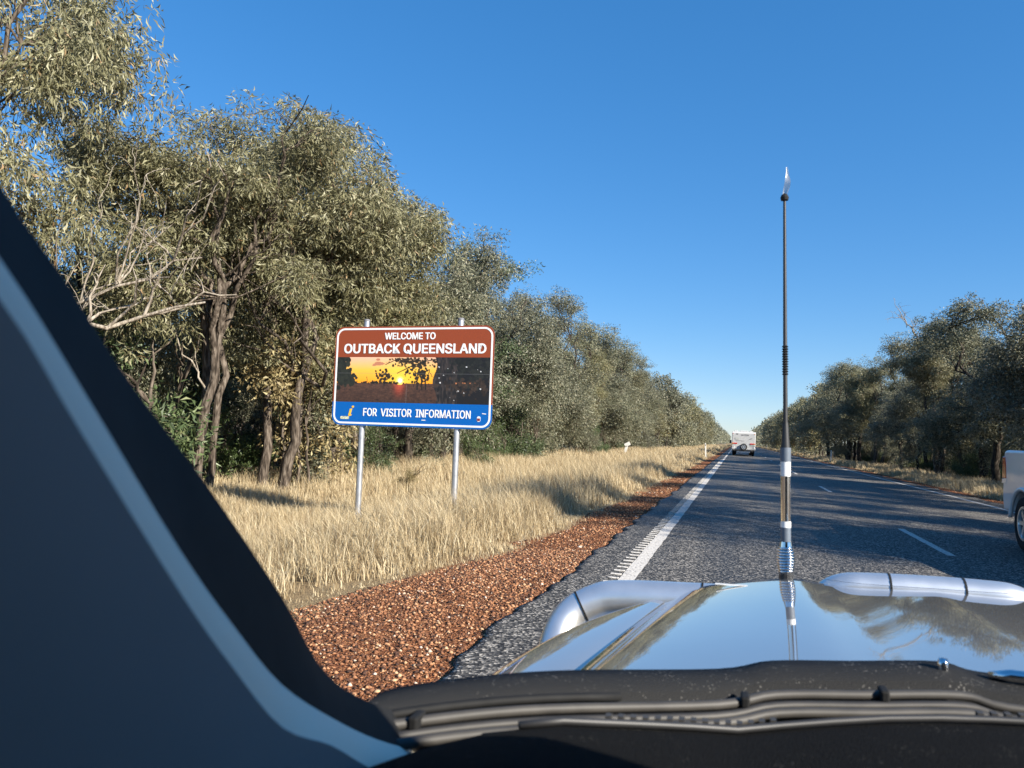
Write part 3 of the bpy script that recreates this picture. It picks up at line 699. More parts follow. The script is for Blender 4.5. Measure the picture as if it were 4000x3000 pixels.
# ------------------------------------------------------------------ tourist sign
try:
    _fp = bpy.utils.system_resource('DATAFILES', path='fonts')
    SIGN_FONT = bpy.data.fonts.load(_fp + '/Inter.woff2')
except Exception:
    SIGN_FONT = None
def text_mesh(name, body, size, w, mat_, parent, loc, bold=.0, ext=.0015, align='CENTER', shear=0.0, rot=(math.pi / 2, 0, 0)):
    cu = bpy.data.curves.new(name, 'FONT'); cu.body = body; cu.size = size; cu.extrude = ext; cu.shear = shear
    if SIGN_FONT: cu.font = SIGN_FONT
    ob = bpy.data.objects.new(name, cu); C.objects.link(ob)
    dg = bpy.context.evaluated_depsgraph_get(); me = bpy.data.meshes.new_from_object(ob.evaluated_get(dg)); bpy.data.objects.remove(ob)
    co = np.empty(len(me.vertices) * 3, np.float32); me.vertices.foreach_get('co', co); co = co.reshape(-1, 3)
    lo, hi = co.min(0), co.max(0); co[:, 0] = (co[:, 0] - (lo[0] + hi[0]) / 2) * w / (hi[0] - lo[0]); co[:, 1] = (co[:, 1] - lo[1]) * size / (hi[1] - lo[1]) - size / 2
    fs = [list(p.vertices) for p in me.polygons]; mb = MB()
    for k, (dx, dy) in enumerate([(0, 0), (-1, 0), (1, 0), (-.7, .6), (.7, .6), (-.7, -.6), (.7, -.6)] if bold else [(0, 0)]):
        mb.add([(p[0] + dx * bold, p[1] + dy * bold, p[2] + .0004 * k) for p in co], fs)
    o = mb.build(name, mat_, parent); o.location = loc; o.rotation_euler = rot; bpy.data.meshes.remove(me)
    return o
def rrect(w, h, rad, n=8, corners=(1, 1, 1, 1)):
    pts = []
    for k, (sx, sz) in enumerate([(1, 1), (-1, 1), (-1, -1), (1, -1)]):
        if not corners[k]: pts.append((sx * w / 2, sz * h / 2)); continue
        cx, cz = sx * (w / 2 - rad), sz * (h / 2 - rad); a0 = [0, 90, 180, 270][k]
        for j in range(n + 1):
            a = math.radians(a0 + 90 * j / n); pts.append((cx + rad * math.cos(a), cz + rad * math.sin(a)))
    return pts
SY = 11.9
SW, SH_ = 3.0, 1.74
sign = thing('tourist_sign', 'large brown and blue WELCOME TO OUTBACK QUEENSLAND sign on two steel posts', 'sign', (-5.36, SY, float(gz(-5.36, SY))))
zc = 2.185 - float(gz(-5.36, SY))            # panel centre above ground
ang = math.radians(-1.2)
def shift(o):
    o.rotation_euler.y = ang if abs(o.rotation_euler.x) < .1 else 0
    return o
# panel pieces, each a thin plate facing -y
mb = MB(); mb.prism([(p, q + zc) for p, q in rrect(SW, SH_, .17)], 0, .006, 'Y'); mb.build('backing_plate', M['sign_back'], sign)
bt, bb = .53, -.535                         # picture band top / bottom (from centre)
def plate(z0, z1, corners, mname, name):
    pts = rrect(SW, z1 - z0, .17, corners=corners); c = (z0 + z1) / 2 + zc
    m_ = MB(); m_.prism([(p, q + c) for p, q in pts], -.004, -.0005, 'Y'); return m_.build(name, M[mname], sign)
PT, PB = .33, -.46
plate(PT, SH_ / 2, (1, 1, 0, 0), 'sign_brown', 'brown_header')
plate(-SH_ / 2, PB, (0, 0, 1, 1), 'sign_blue', 'blue_footer')
m_ = MB()
m_.box((-SW / 2 + .014, -.002, (PT + PB) / 2 + zc), (.028, .004, PT - PB)); m_.build('brown_edge_strip', M['sign_brown'], sign)
m_ = MB(); m_.box((SW / 2 - .014, -.002, (PT + PB) / 2 + zc), (.028, .004, PT - PB)); m_.build('brown_edge_strip', M['sign_brown'], sign)
# white border ring
o_, i_ = rrect(SW - .055, SH_ - .055, .155), rrect(SW - .055 - .062, SH_ - .055 - .062, .125)
n = len(o_); m_ = MB()
m_.add([(p, -.0075, q + zc) for p, q in o_] + [(p, -.0075, q + zc) for p, q in i_] + [(p, -.004, q + zc) for p, q in o_] + [(p, -.004, q + zc) for p, q in i_],
       [[k, (k + 1) % n, (k + 1) % n + n, k + n] for k in range(n)] + [[k, k + 2 * n, (k + 1) % n + 2 * n, (k + 1) % n] for k in range(n)] + [[k + n, (k + 1) % n + n, (k + 1) % n + 3 * n, k + 3 * n] for k in range(n)])
m_.build('white_border', M['sign_white'], sign)
text_mesh('welcome_lettering', 'WELCOME TO', .115, .95, M['sign_white'], sign, (-.05, -.006, .7 + zc), bold=.005)
text_mesh('outback_queensland_lettering', 'OUTBACK QUEENSLAND', .175, 2.66, M['sign_white'], sign, (0.02, -.006, .475 + zc), bold=.008)
text_mesh('visitor_information_lettering', 'FOR  VISITOR  INFORMATION', .135, 2.0, M['sign_white'], sign, (.12, -.006, -.632 + zc), bold=.0035)
# the yellow information i: dot and slanted stem with feet
m_ = MB(); m_.prism([(-1.09 + .022 * math.cos(a), -.545 + .02 * math.sin(a) + zc) for a in np.linspace(0, 6.28, 13)[:-1]], -.0075, -.004, 'Y')
m_.prism([(p + 0.0, q + zc) for p, q in [(-1.15, -.585), (-1.10, -.575), (-1.128, -.68), (-1.108, -.685), (-1.11, -.70), (-1.15, -.712), (-1.175, -.70), (-1.15, -.60)]], -.0075, -.004, 'Y')
m_.build('information_symbol', M['sign_yellow'], sign)
# stickers
m_ = MB(); m_.prism([(p - 1.24, q - .74 + zc) for p, q in rrect(.17, .05, .015)], -.0085, -.0078, 'Y'); m_.build('sticker', mat('pale_sticker', (.55, .55, .38), .5, var=.5, vscale=40), sign)
m_ = MB(); m_.prism([(p + 1.27, q - .70 + zc) for p, q in rrect(.06, .09, .025)], -.0075, -.004, 'Y'); st = m_.build('sticker', M['sign_white'], sign)
m_ = MB(); m_.box((1.27, -.0085, -.71 + zc), (.05, .001, .045)); m_.build('sticker_band', mat('dark_red_sticker', (.2, .02, .03), .5), st)
m_ = MB(); m_.box((1.36, -.006, -.61 + zc), (.07, .003, .014), ry=.1); m_.build('sticker', M['sign_white'], sign)
m_ = MB(); m_.box((.27, -.006, -.745 + zc), (.07, .003, .014)); m_.build('sticker', M['sign_white'], sign)
# the printed sunset picture: a fine sheet whose vertices carry the print
NX, NZ = 330, 96
u, v = np.meshgrid(np.linspace(0, 1, NX), np.linspace(0, 1, NZ)); asp = (SW - .14) / (PT - PB)
img = np.zeros((NZ, NX, 3)); rp = np.random.default_rng(5)
def lerp(a, b, t): return np.array(a) * (1 - t)[..., None] + np.array(b) * t[..., None]
hz = .57
t = np.clip(v / hz, 0, 1)
img[:] = np.where((t < .5)[..., None], lerp((.66, .40, .28), (.78, .42, .05), t * 2), lerp((.78, .42, .05), (.80, .30, .012), t * 2 - 1))
warm = np.exp(-(((u - .43) * asp) ** 2 + (v - .5) ** 2) / .16); img = img * (1 - warm[..., None] * .7) + np.array((.95, .58, .05)) * warm[..., None] * .7
cl_ = (vnoise(u * asp, v, .12, 2) * .5 + vnoise(u * asp * .5, v * 3, .1, 3) * .5) * np.exp(-((v - .1) / .11) ** 2) * np.exp(-((u - .24) / .13) ** 2)
img = np.where((cl_ > .34)[..., None], np.array((.42, .17, .09)), img)
gn = vnoise(u * asp, v, .02, 4) * .5 + vnoise(u * asp, v * 4, .06, 5) * .5
grd = lerp((.018, .010, .008), (.085, .042, .026), gn) * (1.3 - .4 * (v - hz) / (1 - hz))[..., None]
grd += np.array((.35, .03, .01)) * np.exp(-(((u - .425) * asp / .11) ** 2) - ((v - hz) / .2) ** 2)[..., None]
img = np.where((v > hz + .012 * (gn - .5))[..., None], grd, img)
sund = np.sqrt(((u - .43) * asp) ** 2 + (v - .51) ** 2)
img = np.where((sund < .1)[..., None], lerp((1, .95, .7), img * 0 + np.array((.95, .55, .05)), np.clip(sund / .1, 0, 1) ** .7), img); img = np.where((sund < .045)[..., None], np.array((1, .97, .85)), img)
def blot(cu, cv, ru, rv, k, col, s=.012, dens=1.0):
    for _ in range(k):
        a, q = rp.normal(), rp.normal(); pu, pv = cu + a * ru * .5, cv + q * rv * .5
        rr_ = s * (.5 + rp.random()); mk = ((u - pu) * asp) ** 2 + (v - pv) ** 2 < rr_ ** 2 * 9
        img[mk] = np.array(col) * (.6 + .8 * rp.random())
def stroke(pts, w, col):
    for (a, b), (c, d) in zip(pts[:-1], pts[1:]):
        for s in np.linspace(0, 1, 30):
            mk = ((u - (a + (c - a) * s)) * asp) ** 2 + (v - (b + (d - b) * s)) ** 2 < w ** 2; img[mk] = col
DK = (.012, .011, .008)
for k in range(60): blot(.12 + .3 * rp.random(), hz - .01, .02, .02, 1, DK, .006)
blot(.03, .22, .05, .3, 160, (.016, .017, .011), .014); blot(.055, .44, .08, .16, 130, (.016, .017, .011), .013)
stroke([(.325, .62), (.325, .45)], .012, DK); blot(.325, .42, .06, .12, 55, (.03, .018, .008), .008)
stroke([(.21, .58), (.21, .5), (.205, .44)], .006, DK)
for x0 in (.545, .575, .6): stroke([(x0, .7), (x0 - .005, .5), (x0 - .02, .3)], .016, DK); stroke([(x0, .5), (x0 + .02, .3)], .01, DK)
blot(.55, .36, .1, .22, 110, (.02, .014, .008), .007); blot(.53, .12, .12, .1, 110, (.03, .02, .01), .008); blot(.45, .06, .08, .05, 35, (.03, .02, .01), .007)
stroke([(.7, .02), (.6, .08), (.5, .2), (.41, .35)], .012, DK); stroke([(.6, .08), (.42, .02), (.33, .16)], .010, DK)
mk = u > .655 + .012 * np.sin(v * 9) + .02 * np.clip(v - .6, 0, 1); tb = vnoise(u * asp, v * .4, .03, 8)
img = np.where(mk[..., None], lerp((.010, .009, .009), (.055, .042, .036), tb ** 2 * (u < .8)), img)
blot(.9, .25, .16, .4, 220, (.014, .014, .011), .011); blot(.88, .62, .2, .2, 120, (.03, .02, .014), .009)
for k in range(12): blot(.79 + .2 * rp.random(), .545, .01, .012, 1, (.35, .13, .05), .004)
for k in range(16): blot(.68 + .3 * rp.random(), .05 + .9 * rp.random(), 0, 0, 1, (.5, .5, .5), .0035)
img[np.abs(v - .36) < .006] = img[np.abs(v - .36) < .006] * .7 + .05
img[(np.abs(u - .475) < .0015) & (v > .58)] += .05
pw = SW - .125
P3 = np.stack([(u - .5) * pw, 0 * u - .0045, (PT + (PB - PT) * v) + zc], -1).reshape(-1, 3)
idx = np.arange(NX * NZ).reshape(NZ, NX); q = np.stack([idx[:-1, :-1], idx[1:, :-1], idx[1:, 1:], idx[:-1, 1:]], -1).reshape(-1, 4)
pm = bpy.data.materials.new('sunset_print'); pm.use_nodes = True; pb_ = pm.node_tree.nodes['Principled BSDF']; at_ = pm.node_tree.nodes.new('ShaderNodeAttribute'); at_.attribute_name = 'print'
pm.node_tree.links.new(at_.outputs['Color'], pb_.inputs['Base Color']); pb_.inputs['Roughness'].default_value = .4
po = np_mesh('sunset_picture', P3, q, pm, sign); ca = po.data.attributes.new('print', 'FLOAT_COLOR', 'POINT')
ca.data.foreach_set('color', np.concatenate([np.clip(img * 1.25, 0, 1), np.ones((NZ, NX, 1))], -1).astype(np.float32).ravel())
po['label'] = 'printed outback sunset with gum trees in silhouette'
# posts
for k, (px, x_lean) in enumerate(((-.93, 0.0), (.86, 0.0))):
    m_ = MB(); bz = float(gz(-5.36 + px, SY)) - float(gz(-5.36, SY)) - .2
    m_.tube([(px, .062, bz), (px, .062, zc + SH_ / 2 + .115)], .052, 16, cap=False); pst = m_.build('post', M['galv'], sign, smooth=False)
    for p_ in pst.data.polygons: p_.use_smooth = len(p_.vertices) == 4
    m_ = MB(); m_.lathe([(0, zc + SH_ / 2 + .145), (.045, zc + SH_ / 2 + .14), (.056, zc + SH_ / 2 + .12), (.056, zc + SH_ / 2 + .1)], (px, .062, 0), 'Z', 16); m_.build('post_cap', M['grey_print'], pst)
    if k == 0:
        m_ = MB(); m_.tube([(px, .062, bz + .2), (px, .062, bz + .42)], .062, 16); m_.tube([(px, .062, bz + .4), (px, .062, bz + .44)], .068, 16); m_.build('base_sleeve', M['galv'], pst)
    for zz in (.6, -.55):
        m_ = MB(); m_.box((px, .03, zc + zz), (.16, .05, .04)); m_.build('clamp', M['galv'], sign)
sign.rotation_euler = (0, math.radians(-1.0), math.radians(-1.0))

# ------------------------------------------------------------------ guide posts
def guide_post(x, y, h, label, lean=(0, 0), red=True):
    t = thing('guide_post', label, 'guide post', (x, y, float(gz(x, y))), 0, 'white roadside guide posts')
    m_ = MB(); m_.prism([(-.05, -.12), (.05, -.12), (.05, h - .03), (.03, h), (-.05, h)], -.012, .012, 'Y'); m_.build('post', M['post_white'], t, bevel=.004, seg=1)
    m_ = MB(); m_.box((0, -.0145, h - .17), (.05, .004, .12)); m_.build('reflector', M['black_plastic'] if red else M['clear_lens'], t)
    t.rotation_euler = (lean[0], lean[1], 0); return t
guide_post(-2.5, 66.0, 1.25, 'white guide post in straw grass by the left shoulder before the caravan', (0, -.06))
guide_post(-3.0, 205, 1.4, 'small far guide post in the left grass beside the caravan', (0, -.03))
guide_post(8.6, 78, 1.2, 'white guide post in the grass across the road', (0, 0))
guide_post(8.9, 250, 1.5, 'tiny far guide post across the road near the caravan', (0, 0))
mk = thing('marker_post', 'short white marker leaning at the foot of the left forest', 'marker', (-9.3, 66, float(gz(-9.3, 66))))
m_ = MB(); m_.box((0, 0, .5), (.22, .03, 1.0), ry=.25); m_.build('post', M['post_white'], mk); m_ = MB(); m_.box((.16, 0, 1.13), (.5, .03, .3), ry=-.5); m_.build('marker_plate', M['post_white'], mk)

# ------------------------------------------------------------------ wheels and vehicles
def wheel(parent, c, rad, w, side, spokes=6, name='wheel'):
    """side: +1 outer face towards +x"""
    e = MB(); hw = w / 2; prof = [(rad * .62, -hw * .9), (rad * .8, -hw), (rad * .95, -hw * .92), (rad, -hw * .6), (rad, hw * .6), (rad * .95, hw * .92), (rad * .8, hw), (rad * .62, hw * .9)]
    e.lathe(prof, (0, 0, 0), 'X', 32); t = e.build(name, M['tyre'], parent, smooth=True); t.location = c
    r_ = MB(); r_.lathe([(rad * .62, -hw * .88), (rad * .58, -hw * .5), (rad * .56, hw * .2 * side), (rad * .3, hw * .1 * side), (0.001, hw * .1 * side)], (0, 0, 0), 'X', 28); ri = r_.build('rim', M['grey_print'], t, smooth=True)
    s_ = MB(); s_.lathe([(rad * .63, side * hw * .8), (rad * .63, side * hw * .95), (rad * .55, side * hw * .95), (rad * .54, side * hw * .6)], (0, 0, 0), 'X', 28)
    for k in range(spokes):
        a = 2 * math.pi * k / spokes; cy, cz = math.cos(a) * rad * .36, math.sin(a) * rad * .36
        s_.box((side * hw * .72, cy, cz), (.03, rad * .46, rad * .15), rx=a)
    s_.lathe([(0.001, side * hw * .9), (rad * .12, side * hw * .88), (rad * .16, side * hw * .6)], (0, 0, 0), 'X', 16)
    s_.build('spokes', M['alloy'], t); return t
def arch_poly(outline, wheels, rad):
    """side outline (list of (y,z), bottom edge last, given right-to-left) with wheel notches along the bottom z"""
    zb = outline[0][1]; pts = list(outline)
    for wy, wz in sorted(wheels, reverse=(outline[-1][0] > outline[0][0])):
        a0 = math.asin(max(-1, min(1, (zb - wz) / rad))); arc = []
        for k in range(13):
            a = math.pi - a0 - (math.pi - 2 * a0) * k / 12 if outline[-1][0] < outline[0][0] else a0 + (math.pi - 2 * a0) * k / 12
            arc.append((wy + rad * math.cos(a), wz + rad * math.sin(a)))
        pts += arc
    return pts
def cabin(mb, base, top, wb, wt):
    """tapered glasshouse: base=[(y,z)..] bottom corners front/rear, top likewise"""
    (yf, zf), (yr, zr) = base; (tf, ztf), (tr_, ztr) = top
    vs = [(-wb, yf, zf), (wb, yf, zf), (wb, yr, zr), (-wb, yr, zr), (-wt, tf, ztf), (wt, tf, ztf), (wt, tr_, ztr), (-wt, tr_, ztr)]
    mb.add(vs, [(0, 1, 2, 3), (4, 7, 6, 5), (0, 4, 5, 1), (1, 5, 6, 2), (2, 6, 7, 3), (3, 7, 4, 0)])

# white ute, oncoming: front towards -y; local origin on the ground at its middle, local +y = its rear
ute = thing('ute', 'white oncoming dual-cab ute cut off by the frame beside the centre line', 'ute', (4.9, 10.85, .002))
hw = .945
ow = [(2.62, .55), (2.62, .62), (2.6, 1.05), (2.56, 1.38), (2.5, 1.45), (1.0, 1.43), (.96, 1.1), (-1.25, 1.1), (-2.45, .98), (-2.6, .85), (-2.62, .45)]
body_poly = [(2.56, .52), (2.62, .7), (2.6, 1.15), (2.57, 1.40), (2.5, 1.44), (.95, 1.43), (.95, 1.08), (-1.2, 1.08), (-2.4, .98), (-2.58, .85), (-2.6, .42)]
poly = arch_poly(body_poly, [(-1.62, .39), (1.73, .39)], .47)
m_ = MB(); m_.prism(poly, -hw, hw, 'X'); m_.build('body', M['white_paint'], ute, bevel=.045, seg=3)
m_ = MB(); cabin(m_, [(-1.3, 1.07), (.98, 1.07)], [(-.45, 1.80), (.78, 1.82)], hw - .03, hw - .2); cab = m_.build('cab', M['white_paint'], ute, bevel=.05, seg=3)
for s in (-1, 1):
    for (ya, yb, ta, tb_) in ((-1.0, -.1, -.42, -.06), (0.0, .82, .04, .68)):
        m_ = MB(); f = lambda yy, zz: (s * ((hw - .03) + (-.17) * (zz - 1.07) / .74 + .006), yy, zz)
        m_.add([f(ya, 1.15), f(yb, 1.15), f(tb_, 1.70), f(ta, 1.70)], [(0, 1, 2, 3)]); m_.build('window', M['tinted'], ute, solid=.004)
m_ = MB(); m_.add([(-.8, .955, 1.18), (.8, .955, 1.18), (.7, .83, 1.7), (-.7, .83, 1.7)], [(0, 1, 2, 3)]); m_.build('rear_window', M['tinted'], ute, solid=.004)
m_ = MB(); m_.add([(-.82, -1.26, 1.12), (.82, -1.26, 1.12), (.72, -.52, 1.74), (-.72, -.52, 1.74)], [(0, 1, 2, 3)]); m_.build('windscreen', M['tinted'], ute, solid=.004)
for s in (-1, 1):
    m_ = MB(); m_.prism([(2.44, 1.0), (2.632, 1.0), (2.622, 1.34), (2.5, 1.34), (2.46, 1.2)], s * (hw - .14), s * (hw + .006), 'X'); tl = m_.build('tail_light', M['red_lens'], ute, bevel=.015)
    m_ = MB(); m_.prism([(2.45, .93), (2.634, .93), (2.634, .995), (2.44, .995)], s * (hw - .14), s * (hw + .004), 'X'); m_.build('reversing_lens', M['clear_lens'], tl)
    m_ = MB(); m_.box((s * .68, -2.56, .82), (.36, .08, .16)); m_.build('headlight', M['clear_lens'], ute, bevel=.02)
    for wy in (-1.62, 1.73):
        m_ = MB(); pts = [(s * (hw + .012), wy + .49 * math.cos(a), .39 + .49 * math.sin(a)) for a in np.linspace(.1, math.pi - .1, 18)]
        m_.tube(pts, .03, 8); m_.build('wheel_arch_flare', M['white_paint'], ute, smooth=True)
        wheel(ute, (s * (hw - .125), wy, .39), .39, .26, s)
m_ = MB(); m_.box((0, 2.66, .58), (1.7, .16, .16)); m_.build('rear_bumper', M['chrome'], ute, bevel=.03)
m_ = MB(); m_.box((0, -2.62, .52), (1.8, .2, .24)); m_.build('front_bumper', M['white_paint'], ute, bevel=.05)
m_ = MB(); m_.box((0, -2.6, .78), (.8, .06, .2)); m_.build('grille', M['black_plastic'], ute, bevel=.01)
for s in (-1, 1):
    m_ = MB(); m_.tube([(s * (hw - .1), .85, 1.44), (s * (hw - .16), .95, 1.62), (s * (hw - .22), 1.0, 1.72), (s * .4, 1.02, 1.75), (0, 1.02, 1.75)], .035, 8); m_.build('sports_bar', M['black_plastic'], ute, smooth=True)
    m_ = MB(); m_.box((s * (hw + .1), -.95, 1.2), (.2, .1, .18)); m_.build('side_mirror', M['white_paint'], ute, bevel=.03)
m_ = MB(); m_.box((0, 0, .5), (1.7, 4.4, .22)); m_.build('chassis', M['black_plastic'], ute)

# caravan ahead
cvn = thing('caravan', 'white ribbed touring caravan with rear spare wheel driving ahead in the left lane', 'caravan', (.62, 81.0, .002))
cw = 1.16
m_ = MB(); m_.prism([(0, .62), (0, 2.34), (.12, 2.48), (5.2, 2.48), (5.6, 2.2), (5.8, 1.4), (5.4, .62)], -cw, cw, 'X'); m_.build('body', M['white_clad'], cvn, bevel=.04, seg=2)
for k in range(15):
    m_ = MB(); m_.box((0, -.004, .95 + .092 * k), (2 * cw - .12, .016, .05)); m_.build('cladding_rib', M['white_clad'], cvn, bevel=.006, seg=1)
for x0, w_ in ((-.78, .34), (0.02, .78), (.7, .34)):
    m_ = MB(); m_.box((x0, .9 if x0 < .3 and x0 > -.3 else 1.3, 2.545), (w_, .7, .13)); m_.build('roof_hatch', M['white_clad'], cvn, bevel=.03)
m_ = MB(); m_.prism([(p - .66, q + 1.78) for p, q in rrect(.36, .22, .05)], -.03, 0, 'Y'); m_.build('hatch_window', mat('grey_hatch', (.42, .43, .4), .5), cvn)
m_ = MB(); m_.box((-.63, -.025, 2.24), (.18, .03, .09)); m_.build('vent', M['grey_print'], cvn, bevel=.01)
text_mesh('maker_lettering', 'VACATIONER', .13, .78, M['grey_print'], cvn, (.12, -.018, 2.14), ext=.003)
for k, (x0, w_) in enumerate(((-.72, .13), (-.5, .24), (-.22, .22), (-.02, .1))):
    m_ = MB(); m_.box((x0, -.016, 1.54), (w_, .004, .03)); m_.build('small_print_line', M['grey_print'], cvn)
m_ = MB(); m_.prism([(.4, 1.64), (.6, 1.72), (.78, 1.76), (.86, 1.86), (.78, 1.82), (.6, 1.8), (.5, 1.7)], -.02, -.012, 'Y'); m_.build('bird_decal', M['grey_print'], cvn)
for s in (-1, 1):
    m_ = MB(); m_.prism([(p + s * .88, q + 1.27) for p, q in rrect(.52, .11, .03)], -.05, 0, 'Y'); tl = m_.build('tail_light', M['red_lens'], cvn)
    m_ = MB(); m_.box((s * 1.05, -.055, 1.27), (.17, .02, .07)); m_.build('indicator', M['orange_lens'], tl)
    m_ = MB(); m_.box((s * 1.05, -.03, 2.27), (.08, .02, .04)); m_.build('marker_light', M['orange_lens' if s > 0 else 'red_lens'], cvn)
    m_ = MB(); m_.tube([(s * .72, -.16, .9), (s * .72, -.18, .74), (s * 1.06, -.18, .72), (s * 1.08, -.18, .88), (s * .78, -.18, .88)], .025, 8); m_.build('bumper_hoop', M['galv'], cvn, smooth=True)
    for wy in (2.5, 3.3): wheel(cvn, (s * .98, wy, .35), .35, .22, s, 5)
    m_ = MB(); m_.box((s * .95, 1.9, .42), (.3, .02, .4)); m_.build('mud_flap', M['rubber'], cvn)
m_ = MB(); m_.box((.83, -.02, 1.1), (.38, .02, .12)); m_.build('number_plate', mat('number_plate_print', (.28, .33, .3), .5, var=.5, vscale=30), cvn)
sw_ = wheel(cvn, (0.02, -.16, .93), .345, .2, 1, 6, 'spare_wheel'); sw_.rotation_euler = (0, 0, -math.pi / 2)
m_ = MB(); m_.box((0, 2.7, .52), (1.9, 5.4, .16)); m_.build('chassis', M['black_plastic'], cvn)
m_ = MB(); m_.box((0, -.16, .6), (2.1, .1, .1)); m_.build('rear_bar', M['black_plastic'], cvn)
m_ = MB(); m_.box((0, -.05, .43), (1.3, .05, .14)); m_.build('step_bar', M['galv'], cvn)
m_ = MB(); m_.tube([(-.7, 5.4, .5), (0, 7.0, .5), (.7, 5.4, .5)], .05, 8); m_.build('drawbar', M['black_plastic'], cvn)

# tow car hidden ahead of the caravan except for its mirrors
tow = thing('four_wheel_drive', 'four-wheel drive towing the caravan, only its mirrors showing', 'car', (.62, 90.9, .002), math.pi)
bp_ = [(2.35, .5), (2.38, .8), (2.3, 1.02), (1.1, 1.12), (-2.2, 1.12), (-2.4, 1.0), (-2.42, .5)]
m_ = MB(); m_.prism(arch_poly([(-2.42, .5), (-2.4, 1.0), (-2.2, 1.12), (1.1, 1.12), (2.3, 1.02), (2.38, .8), (2.35, .5)], [(1.45, .4), (-1.4, .4)], .47), -.95, .95, 'X'); m_.build('body', M['white_paint'], tow, bevel=.04)
m_ = MB(); cabin(m_, [(1.2, 1.1), (-2.3, 1.1)], [(.45, 1.86), (-2.1, 1.88)], .92, .74); m_.build('cab', M['tinted'], tow, bevel=.04)
for s in (-1, 1):
    for wy in (-1.4, 1.45): wheel(tow, (s * .83, wy, .4), .4, .26, s)
    m_ = MB(); m_.tube([(s * .9, .8, 1.2), (s * 1.25, .75, 1.3)], .025, 6); m_.box((s * 1.36, .72, 1.42), (.2, .08, .36)); m_.build('towing_mirror', M['black_plastic'], tow, bevel=.02)
    m_ = MB(); m_.box((s * .7, 2.34, .85), (.34, .1, .16)); m_.build('headlight', M['clear_lens'], tow, bevel=.02)

# ------------------------------------------------------------------ the car the photograph is taken from
car = thing('four_wheel_drive', 'silver four-wheel drive seen over its own bonnet from the passenger seat', 'car', (.56, .4, .002))
XC, OFF = .56, Vector((.56, .4, .002))
ROLL = .035
def cp(mb, name, m, parent=None, roll=True, **k):
    """car part: given in world coordinates of an unrolled car, parented to the car"""
    o = mb.build(name, m, parent or car, **k)
    if parent is None:
        R = Matrix.Rotation(-ROLL if roll else 0, 4, 'Y')
        o.matrix_parent_inverse = Matrix.Translation(-OFF); o.matrix_basis = R
    return o
def catmull(P, n):
    P = [np.asarray(p, float) for p in P]; out = []
    for i in range(len(P) - 1):
        p0 = P[max(i - 1, 0)]; p1 = P[i]; p2 = P[i + 1]; p3 = P[min(i + 2, len(P) - 1)]
        for k in range(n):
            t = k / n; out.append(.5 * ((2 * p1) + (-p0 + p2) * t + (2 * p0 - 5 * p1 + 4 * p2 - p3) * t * t + (-p0 + 3 * p1 - 3 * p2 + p3) * t ** 3))
    out.append(P[-1]); return out
def section(s, which):
    """cross-section control points at 0..1 from windscreen to nose"""
    L = lambda a, b, p=1.0: a + (b - a) * s ** p
    cr = .004 * math.sin(math.pi * s) - .022 * (1 - s)
    if which == 'fender':
        c = [(L(-.425, -.40, 2), .60), (L(-.42, -.36, 3), L(.80, .70)), (L(-.404, -.27, 3), L(.90, .80)), (L(-.398, -.205, 3), L(.925, .85)), (L(-.372, -.185, 3), L(.955, .883) + cr), (L(-.33, -.18, 2.4), L(.962, .888) + cr), (L(-.285, -.17, 1.9), L(.957, .888) + cr), (L(-.264, -.154, 1.3), L(.950, .884) + cr)]
    else:
        c = [(L(-.261, -.151, 1.3), L(.951, .885) + cr), (L(-.238, -.125), L(.965, .893) + cr), (L(-.214, -.092), L(.985, .912) + cr), (L(-.16, -.03), L(1.0, .932) + cr), (L(.05, .1), L(1.01, .948) + cr), (L(.18, .2), L(1.013, .956) + cr), (L(.265, .275), L(1.008, .947) + cr), (L(.36, .37), L(1.003, .940) + cr), (.56, L(1.008, .946) + cr)]
    return [np.array(p) for p in c]
CEX = [-.40, -.299, -.184, .018, .096, .215, .342, .56]; CEY = [.90, .995, 1.079, 1.207, 1.26, 1.30, 1.335, 1.345]
def panel(which, mirror):
    rows = []
    S = list(np.linspace(0, 1, 26)) + [1.012, 1.02, 1.022]
    for s in S:
        sec = catmull(section(min(s, 1), which), 6)
        if which == 'hood':
            full = sec + [np.array([2 * XC - p[0], p[1]]) for p in sec[-2::-1]]
        else: full = sec
        row = []
        for p in full:
            x = p[0]; uu = abs(x - XC) / .7
            yf = 2.34 - .13 * min(1.2, uu) ** 3 if which == 'hood' else 2.22
            y0 = float(np.interp(XC - abs(x - XC), CEX, CEY)) - .05 if which == 'hood' else .9
            y = y0 + (yf - y0) * min(s, 1); z = p[1]
            if s > 1:
                k = (s - 1) / .022; y += .035 * math.sin(k * 1.57); z -= .09 * (1 - math.cos(k * 1.57)) + .0
            if mirror: x = 2 * XC - x
            row.append((x, y, z))
        rows.append(row)
    return rows
for mirror in (False, True):
    mb = MB(); mb.grid(panel('fender', mirror)); cp(mb, 'fender', M['silver'], smooth=True, solid=.004)
mb = MB(); mb.grid(panel('hood', False)); hood = cp(mb, 'bonnet', M['silver'], smooth=True, solid=.004)
# small label on the nose of the bonnet
mb = MB(); mb.box((.03, 2.19, .9505), (.085, .02, .002), rx=-.05); cp(mb, 'bonnet_sticker', mat('white_sticker', (.6, .6, .58), .6, var=.3, vscale=60))
# clear bonnet protector lip
rows = []
for k in range(40):
    x = -.0 + 1.12 * k / 39; uu = abs(x - XC) / .7; b = .018 * math.exp(-((abs(x - XC) - .38) / .12) ** 2)
    yf = 2.37 - .13 * uu ** 3
    rows.append([(x, yf + .01, .912 + b), (x, yf + .015, .930 + b), (x, yf + .012, .940 + b), (x, yf + .004, .946 + b)])
mb = MB(); mb.grid(rows); cp(mb, 'bonnet_protector', M['clear_plastic'], smooth=True)
